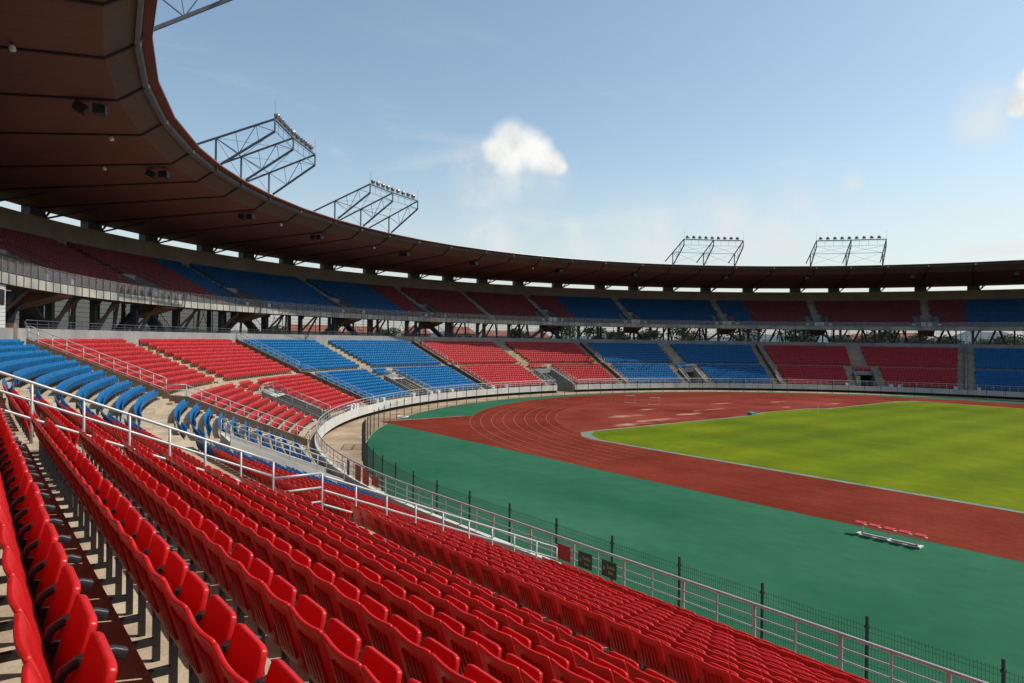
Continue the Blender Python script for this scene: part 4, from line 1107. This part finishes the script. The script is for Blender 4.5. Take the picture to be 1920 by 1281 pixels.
for n_, (d, t) in enumerate(((9.9, 19.5), (10.2, 15.2), (22.1, 13.4), (28.5, 16.5), (50.1, 12.6), (66.6, 12.9), (94.5, 13.0))):
    s = P(d); inw, al = frame(s); z = 22.2 - (t - 11.6) * .0684 - .25; c = pos(s, t, z)
    root = empty('ceiling_fitting', c, f'small pale fitting hanging from a roof joint, {ordn(n_ + 1)} from the left', 'fitting', 'small fittings under the roof')
    m_ = MB(); m_.tube([c + Vector((0, 0, .3)), c + Vector((0, 0, .05))], .05, 8); m_.build('stem', M['dsteel'], root)
    m_ = MB(); m_.tube([c + Vector((0, 0, .08)), c, c - Vector((0, 0, .16)) + inw * .05, c - Vector((0, 0, .2)) + inw * .06], [.08, .14, .14, .1], 10); m_.build('housing', M['whitep'], root, smooth=True)
# ------------------------------------------------------------ mesh fence round the field
fn = empty('perimeter_fence', pos(0, -1.9, 0), 'dark green mesh fence with posts around the edge of the field', 'fence')
def fpos(s, z): return pos(s, t_fence(s), z)
fs = []; a = -9.3 - 2.85 * 9
while a < P(172): fs.append(a); a += 2.85 if a < 0 else 2.7
gapped = [(big0 - 1, big1 + 1)]
cnt = 0
rest = MB()
for a in fs:
    p = fpos(a, 0); inw, al = frame(a); m_ = MB() if cnt < 98 else rest
    m_.box(p + Vector((0, 0, 1.02)), (.06, .06, 2.04), inw); m_.box(p + Vector((0, 0, 1.78)), (.12, .09, .06), inw)
    if cnt < 98: m_.build('post', M['fence'], fn)
    cnt += 1
if rest.v: rest.build('post', M['fence'], fn)['kind'] = 'stuff'
cnt = 0; rest = MB()
for a, b in zip(fs, fs[1:]):
    dist = (fpos(a, 0) - Vector((0, 0, 0))).length
    m_ = MB(); nw = .075 if dist < 55 else .3
    w = .0055 if dist < 55 else .007
    for z in ([.08, .28, .48, .68, .88, 1.08, 1.28, 1.48, 1.66, 1.78] if dist < 55 else [.1, .6, 1.2, 1.75]): m_.bar(fpos(a, z), fpos(b, z), w * 1.2)
    k = a + .03
    while k < b:
        p = fpos(a, 0).lerp(fpos(b, 0), (k - a) / (b - a)); m_.bar(p + Vector((0, 0, .05)), p + Vector((0, 0, 1.84)), w); k += nw
    if cnt < 98: m_.build('mesh_panel', M['fence'], fn)
    else: rest.v
    cnt += 1
# gate leaf folded back at the left corner of the fence
root = empty('fence_gate', fpos(P(27), 0), 'dark mesh gate standing open beside the left corner of the fence', 'gate')
m_ = MB(); a0 = fpos(P(27.5), 0); a1 = a0 + Vector((-1.4, -2.4, 0))
for z in (.06, 1.0, 2.0): m_.bar(a0 + Vector((0, 0, z)), a1 + Vector((0, 0, z)), .05)
for k in (0, .5, 1): q = a0.lerp(a1, k); m_.bar(q, q + Vector((0, 0, 2.05)), .06)
m_.build('gate_frame', M['fence'], root)
m_ = MB()
for k in frange(0, 1, .02): q = a0.lerp(a1, k); m_.bar(q, q + Vector((0, 0, 2.0)), .008)
m_.build('gate_mesh', M['fence'], root)

# ------------------------------------------------------------ signs on the near railing
def text_mesh(txt, size, m, parent, origin, xdir, zdir, name='lettering', ext=.003):
    cu = bpy.data.curves.new(name, 'FONT'); cu.body = txt; cu.size = size; cu.extrude = ext; cu.align_x = 'CENTER'; cu.align_y = 'CENTER'
    tmp = bpy.data.objects.new(name, cu); COL.objects.link(tmp); dg = bpy.context.evaluated_depsgraph_get(); me = bpy.data.meshes.new_from_object(tmp.evaluated_get(dg))
    bpy.data.objects.remove(tmp); o = bpy.data.objects.new(name, me); COL.objects.link(o); me.materials.clear(); me.materials.append(m)
    x = Vector(xdir).normalized(); z = Vector(zdir).normalized(); y = z.cross(x) * -1; nrm = x.cross(z)
    mt = Matrix((x, z, nrm)).transposed().to_4x4(); mt.translation = origin
    me.transform(mt); attach(o, parent); return o
XS = XN + .12 - .05
for (y0, lab, mm, kind_) in ((17.1, 'red notice with faint lines of writing on the near railing', M['signred'], 0), (16.1, 'dark green exit sign on the near railing, beside the red notice', M['signgreen'], 1), (15.05, 'dark green exit sign on the near railing, farthest from the red notice', M['signgreen'], 1)):
    c = Vector((XN + .06, y0, 1.68)); root = empty('railing_sign', c, lab, 'sign', 'signs on the near railing')
    m_ = MB(); m_.box(c, (.02, .62, .50)); m_.build('plate', mm, root)
    face = c + Vector((-.013, 0, 0))
    if kind_:
        text_mesh('Saída', .17, M['letter'], root, face + Vector((0, -.08, .07)), (0, -1, 0), (0, 0, 1))
        text_mesh('Exit', .14, M['letter'], root, face + Vector((0, -.08, -.10)), (0, -1, 0), (0, 0, 1))
        ic = MB(); q = face + Vector((0, .20, .02))
        pts = [(0, .07), (-.01, .02), (.0, -.03), (.03, -.08)]
        ic.tube([q + Vector((0, a, b + .0)) for a, b in ((0, .045), (.0, .05))], .02, 8)
        ic.bar(q + Vector((0, 0, .03)), q + Vector((0, .01, -.03)), .006, .03); ic.bar(q + Vector((0, .01, -.03)), q + Vector((0, .05, -.08)), .006, .018); ic.bar(q + Vector((0, .01, -.03)), q + Vector((0, -.04, -.07)), .006, .018); ic.bar(q + Vector((0, 0, .02)), q + Vector((0, -.05, .0)), .006, .014); ic.bar(q + Vector((0, 0, .02)), q + Vector((0, .05, .01)), .006, .014)
        ic.build('running_figure', M['letter'], root)
    else:
        ic = MB()
        for k in range(6): ic.box(face + Vector((0, rng.uniform(-.02, .04), .17 - k * .065)), (.004, rng.uniform(.3, .5), .012))
        ic.build('print_lines', mat('pink_print', (.6, .12, .12), .6), root)
for k, (sx, mm, lab) in enumerate(((P(8.6), M['signgreen'], 'small dark green panel on the railing at the left bend'), (P(7.0), M['signred'], 'faded red panel on the railing at the left bend, leftmost of three'), (P(5.9), M['signred'], 'faded red panel on the railing at the left bend, middle of three'), (P(4.7), M['signred'], 'faded red panel on the railing at the left bend, rightmost of three'))):
    inw, al = frame(sx); m_ = MB(); m_.box(pos(sx, -.05, 1.68), (.02, .85 if k else .4, .78 if k < 3 else .5), inw)
    tag(m_.build('notice_sign', mm), lab, 'sign', 'panels on the railing at the left bend')

# ------------------------------------------------------------ bench and field props
root = empty('bench', (32.2, 14.2, 0), 'white framed bench with five red seats beside the track', 'bench')
m_ = MB(); 
for dx in (-.17, .17): m_.box((32.2 + dx, 14.2, .04), (.06, 2.75, .05), (1, 0, 0))
for y in (15.5, 14.2, 12.9): m_.box((32.2, y, .05), (.40, .12, .07), (1, 0, 0))
m_.build('base', M['paint'], root)
for y in (15.35, 14.2, 13.05):
    m_ = MB(); m_.tube([(32.2, y, .07), (32.2, y, .48)], .035, 8); m_.build('leg', M['paint'], root, smooth=True)
m_ = MB(); m_.box((32.2, 14.2, .49), (.08, 3.15, .05), (1, 0, 0)); m_.build('beam', M['paint'], root)
def sfn(u, v):
    return Vector(((u - .5) * .40, (v - .5) * .44, .025 * (abs(2 * u - 1) ** 2) + .012 * abs(2 * v - 1) ** 2)), Vector((0, 0, 1))
Vv, Ff = shell(sfn, 6, 6, .035); seatbm = bm_mesh(finish(Vv, Ff, .012, 2), 'seat', M['red'])
for k in range(5):
    o = bpy.data.objects.new('seat', seatbm); COL.objects.link(o); o.parent = root; o.location = (0, (k - 2) * .64, .545)
def hurdle(x, y, lab, rz):
    root = empty('hurdle', (x, y, 0), lab, 'hurdle', 'white hurdles on the red bend')
    d = Vector((cos(rz), sin(rz), 0)); n = Vector((-d.y, d.x, 0)); c = Vector((x, y, .02))
    m_ = MB(); m_.bar(c - d * .72 + Vector((0, 0, .95)), c + d * .72 + Vector((0, 0, .95)), .03, .07); m_.build('top_bar', M['whitep'], root)
    m_ = MB(); m_.bar(c - d * .72, c + d * .72, .04); m_.bar(c - d * .72, c - d * .72 + n * .6, .04); m_.bar(c + d * .72, c + d * .72 + n * .6, .04); m_.build('base', M['whitep'], root)
    for sg in (-1, 1):
        m_ = MB(); m_.bar(c + d * sg * .66, c + d * sg * .66 + Vector((0, 0, .93)), .025); m_.build('upright', M['steel'], root)
hurdle(74.0, 67.9, 'white hurdle on the red bend, left one of two', -.72)
hurdle(74.6, 64.0, 'white hurdle on the red bend, right one of two', -.60)
m_ = MB(); m_.tube([(83.8, 45.6, 0), (83.8, 45.6, 1.1)], .025, 6); tag(m_.build('corner_post', M['whitep']), 'thin white post standing at the near edge of the pitch end', 'post')
m_ = MB(); m_.box((74.3, 48.7, .16), (.9, .6, .3)); m_.box((74.3, 48.7, .33), (.96, .66, .05)); tag(m_.build('equipment_box', mat('teal_box', (.06, .30, .24), .6)), 'small teal box on the pitch end line', 'box')
m_ = MB(); m_.tube([(37.9 + .62 * cos(a), 68.2 + .62 * sin(a), .05) for a in [2 * pi * i / 24 for i in range(25)]], .05, 6, cap=False); tag(m_.build('hoop', M['whitep']), 'white hoop lying on the green apron near the left fence', 'hoop')
# white litter bins at the foot of the aisles
bins = [(P(42.8), 0), (P(43.9), 0), (P(44.6), 1), (P(50.2), 0), (P(52.0), 0), (P(59.5), 0), (P(63.6), 1), (P(65.4), 0), (P(68.5), 0), (P(77.5), 1), (P(80.5), 0), (P(143.2), 0), (P(149.8), 0), (P(151), 1), (P(158.9), 0), (P(162), 0)]
bl = ['first', 'second', 'third', 'fourth', 'fifth', 'sixth', 'seventh', 'eighth', 'ninth', 'tenth', 'eleventh', 'twelfth', 'thirteenth', 'fourteenth', 'fifteenth', 'sixteenth']
for k, (s, v) in enumerate(bins):
    inw, al = frame(s); root = empty('litter_bin', pos(s, .45, .9), f'white bin standing behind the front railing, {bl[k]} from the left', 'bin', 'white bins behind the front railing')
    c = pos(s, .42, 1.25); m_ = MB(); a = [c + inw * i * .2 + al * j * .24 - Vector((0, 0, .35)) for i, j in ((-1, -1), (1, -1), (1, 1), (-1, 1))]; b = [c + inw * i * .24 + al * j * .29 + Vector((0, 0, .35)) for i, j in ((-1, -1), (1, -1), (1, 1), (-1, 1))]
    m_.hexa(a + b); m_.build('body', M['whitep'], root); m_ = MB(); m_.box(c + Vector((0, 0, .38)), (.52, .6, .06), inw); m_.build('lid', M['whitep'], root)

# ------------------------------------------------------------ beyond the stadium: houses and trees
def at_dist(x, y, dist):
    d = ray_dir(x, y); h = sqrt(d.x ** 2 + d.y ** 2); return Vector((d.x / h * dist, d.y / h * dist, H + d.z / h * dist))
houses = [(585, 609, 210, 16, 'long red-roofed house seen through the concourse at the left'), (685, 612, 220, 13, 'red-roofed house seen under the upper tier, second from the left'), (780, 613, 200, 8, 'low pale house seen under the upper tier'), (862, 613, 210, 9, 'brown-roofed house seen under the upper tier'), (935, 620, 240, 12, 'low red-roofed house beyond the concourse, near the middle'), (1003, 622, 240, 10, 'red-roofed house seen beside the central stair'), (1615, 626, 260, 9, 'orange-roofed house among the trees at the right'), (1690, 624, 330, 18, 'wide orange-roofed house behind the trees at the right')]
for (x, y, dist, w, lab) in houses:
    top = at_dist(x, y, dist); root = empty('house', (top.x, top.y, 0), lab, 'house', 'houses beyond the stadium')
    d = Vector((top.x, top.y, 0)).normalized(); sd = Vector((-d.y, d.x, 0)); hz_ = top.z; hw = w / 2; dp = 5
    ev = hz_ - 2.0
    m_ = MB(); c = Vector((top.x, top.y, ev / 2)); m_.box(c, (2 * dp, 2 * hw, ev), d); m_.build('wall', M['housewall'], root)
    m_ = MB(); c = Vector((top.x, top.y, ev + .004)); o1 = [c - d * (dp + .6) - sd * (hw + .6), c + d * (dp + .6) - sd * (hw + .6), c + d * (dp + .6) + sd * (hw + .6), c - d * (dp + .6) + sd * (hw + .6)]
    r0 = c - sd * (hw - 2) + Vector((0, 0, 2)); r1 = c + sd * (hw - 2) + Vector((0, 0, 2))
    m_.quad(o1[0], o1[3], r1, r0); m_.quad(o1[1], r0, r1, o1[2]) if False else m_.quad(o1[2], o1[1], r0, r1); m_.quad(o1[1], o1[0], r0); m_.quad(o1[3], o1[2], r1); m_.quad(*o1)
    m_.build('roof', M['roofred'], root)
    m_ = MB()
    for k in range(int(w // 3)):
        cc = Vector((top.x, top.y, ev - 1.3)) - d * (dp + .02) + sd * (-hw + 1.5 + k * 3); m_.box(cc, (.06, 1.1, 1.2), d)
    m_.build('window', M['black'], root)
def crown(mb, c, rx, rz, n, size, seed):
    r = random.Random(seed)
    cl = [(Vector((r.uniform(-1, 1) * rx * .7, r.uniform(-1, 1) * rx * .7, r.uniform(-.6, .8) * rz)), r.uniform(.35, .6)) for _ in range(9)]
    for _ in range(n):
        o, k = r.choice(cl); v = Vector((r.gauss(0, 1), r.gauss(0, 1), r.gauss(0, 1))).normalized() * (r.random() ** .4)
        p = c + o + Vector((v.x * rx * k, v.y * rx * k, v.z * rz * k))
        a = Vector((r.gauss(0, 1), r.gauss(0, 1), r.gauss(0, 1))).normalized() * size * r.uniform(.6, 1.3); b = a.orthogonal().normalized() * size * r.uniform(.4, .8)
        mb.quad(p - a, p + b, p + a, p - b)
trees = [(1062, 606, 150, 6, 0), (1125, 618, 165, 5, 1), (1160, 620, 150, 4, 0), (1215, 623, 150, 4, 0), (1280, 614, 150, 6, 0), (1395, 610, 150, 6, 0), (1462, 615, 150, 4, 2), (1500, 608, 145, 5, 0), (1590, 620, 160, 3, 2), (1580, 633, 150, 5, 1), (1622, 624, 165, 2.5, 2), (1650, 626, 140, 6, 1), (1668, 617, 145, 6, 0), (1730, 631, 150, 6, 1), (1765, 637, 150, 5, 1), (1812, 639, 150, 6, 1), (1872, 639, 150, 6, 1), (1905, 637, 155, 6, 1), (520, 616, 140, 4, 0), (730, 620, 150, 4, 1), (975, 622, 170, 4, 1)]
kl = ['loose dark tree', 'low olive-green bushy tree', 'small palm']
for n_, (x, y, dist, r, k) in enumerate(trees):
    dist += 62; 
    top = at_dist(x, y - 2, dist); h = top.z
    root = empty('palm_tree' if k == 2 else 'tree', (top.x, top.y, 0), f'{kl[k]} beyond the concourse, {ordn(n_ + 1) if False else ordn(sorted(q[0] for q in trees).index(x) + 1)} tree from the left', 'tree', 'trees beyond the stadium')
    m_ = MB(); m_.tube([(top.x, top.y, 0), (top.x + .3, top.y, h * .5), (top.x + .1, top.y + .2, h * .85)], [.35, .25, .1], 7)
    if k != 2:
        for q in range(5):
            a = q * 1.26; m_.tube([(top.x + .2, top.y, h * .5), (top.x + cos(a) * r * .5, top.y + sin(a) * r * .5, h * .78)], [.14, .04], 5)
    m_.build('trunk', M['trunk'], root)
    m_ = MB()
    if k == 2:
        for q in range(16):
            a = q * 2 * pi / 16; L = r * random.uniform(.8, 1.1); prevp = Vector((top.x, top.y, h * .86)); el = random.uniform(.1, .9)
            for w in range(1, 7):
                f = w / 6; p = Vector((top.x + cos(a) * L * f, top.y + sin(a) * L * f, h * .86 + L * (el * f - 1.0 * f * f)))
                sd = Vector((-sin(a), cos(a), 0)) * (.35 * (1 - f * .8)); m_.quad(prevp - sd, prevp + sd, p + sd, p - sd); prevp = p
    else: crown(m_, Vector((top.x, top.y, h - r * .55)), r, r * .6, 1500 if k == 0 else 1700, .38, n_)
    m_.build('crown', M['leafd'] if k != 1 else M['leaf'], root)
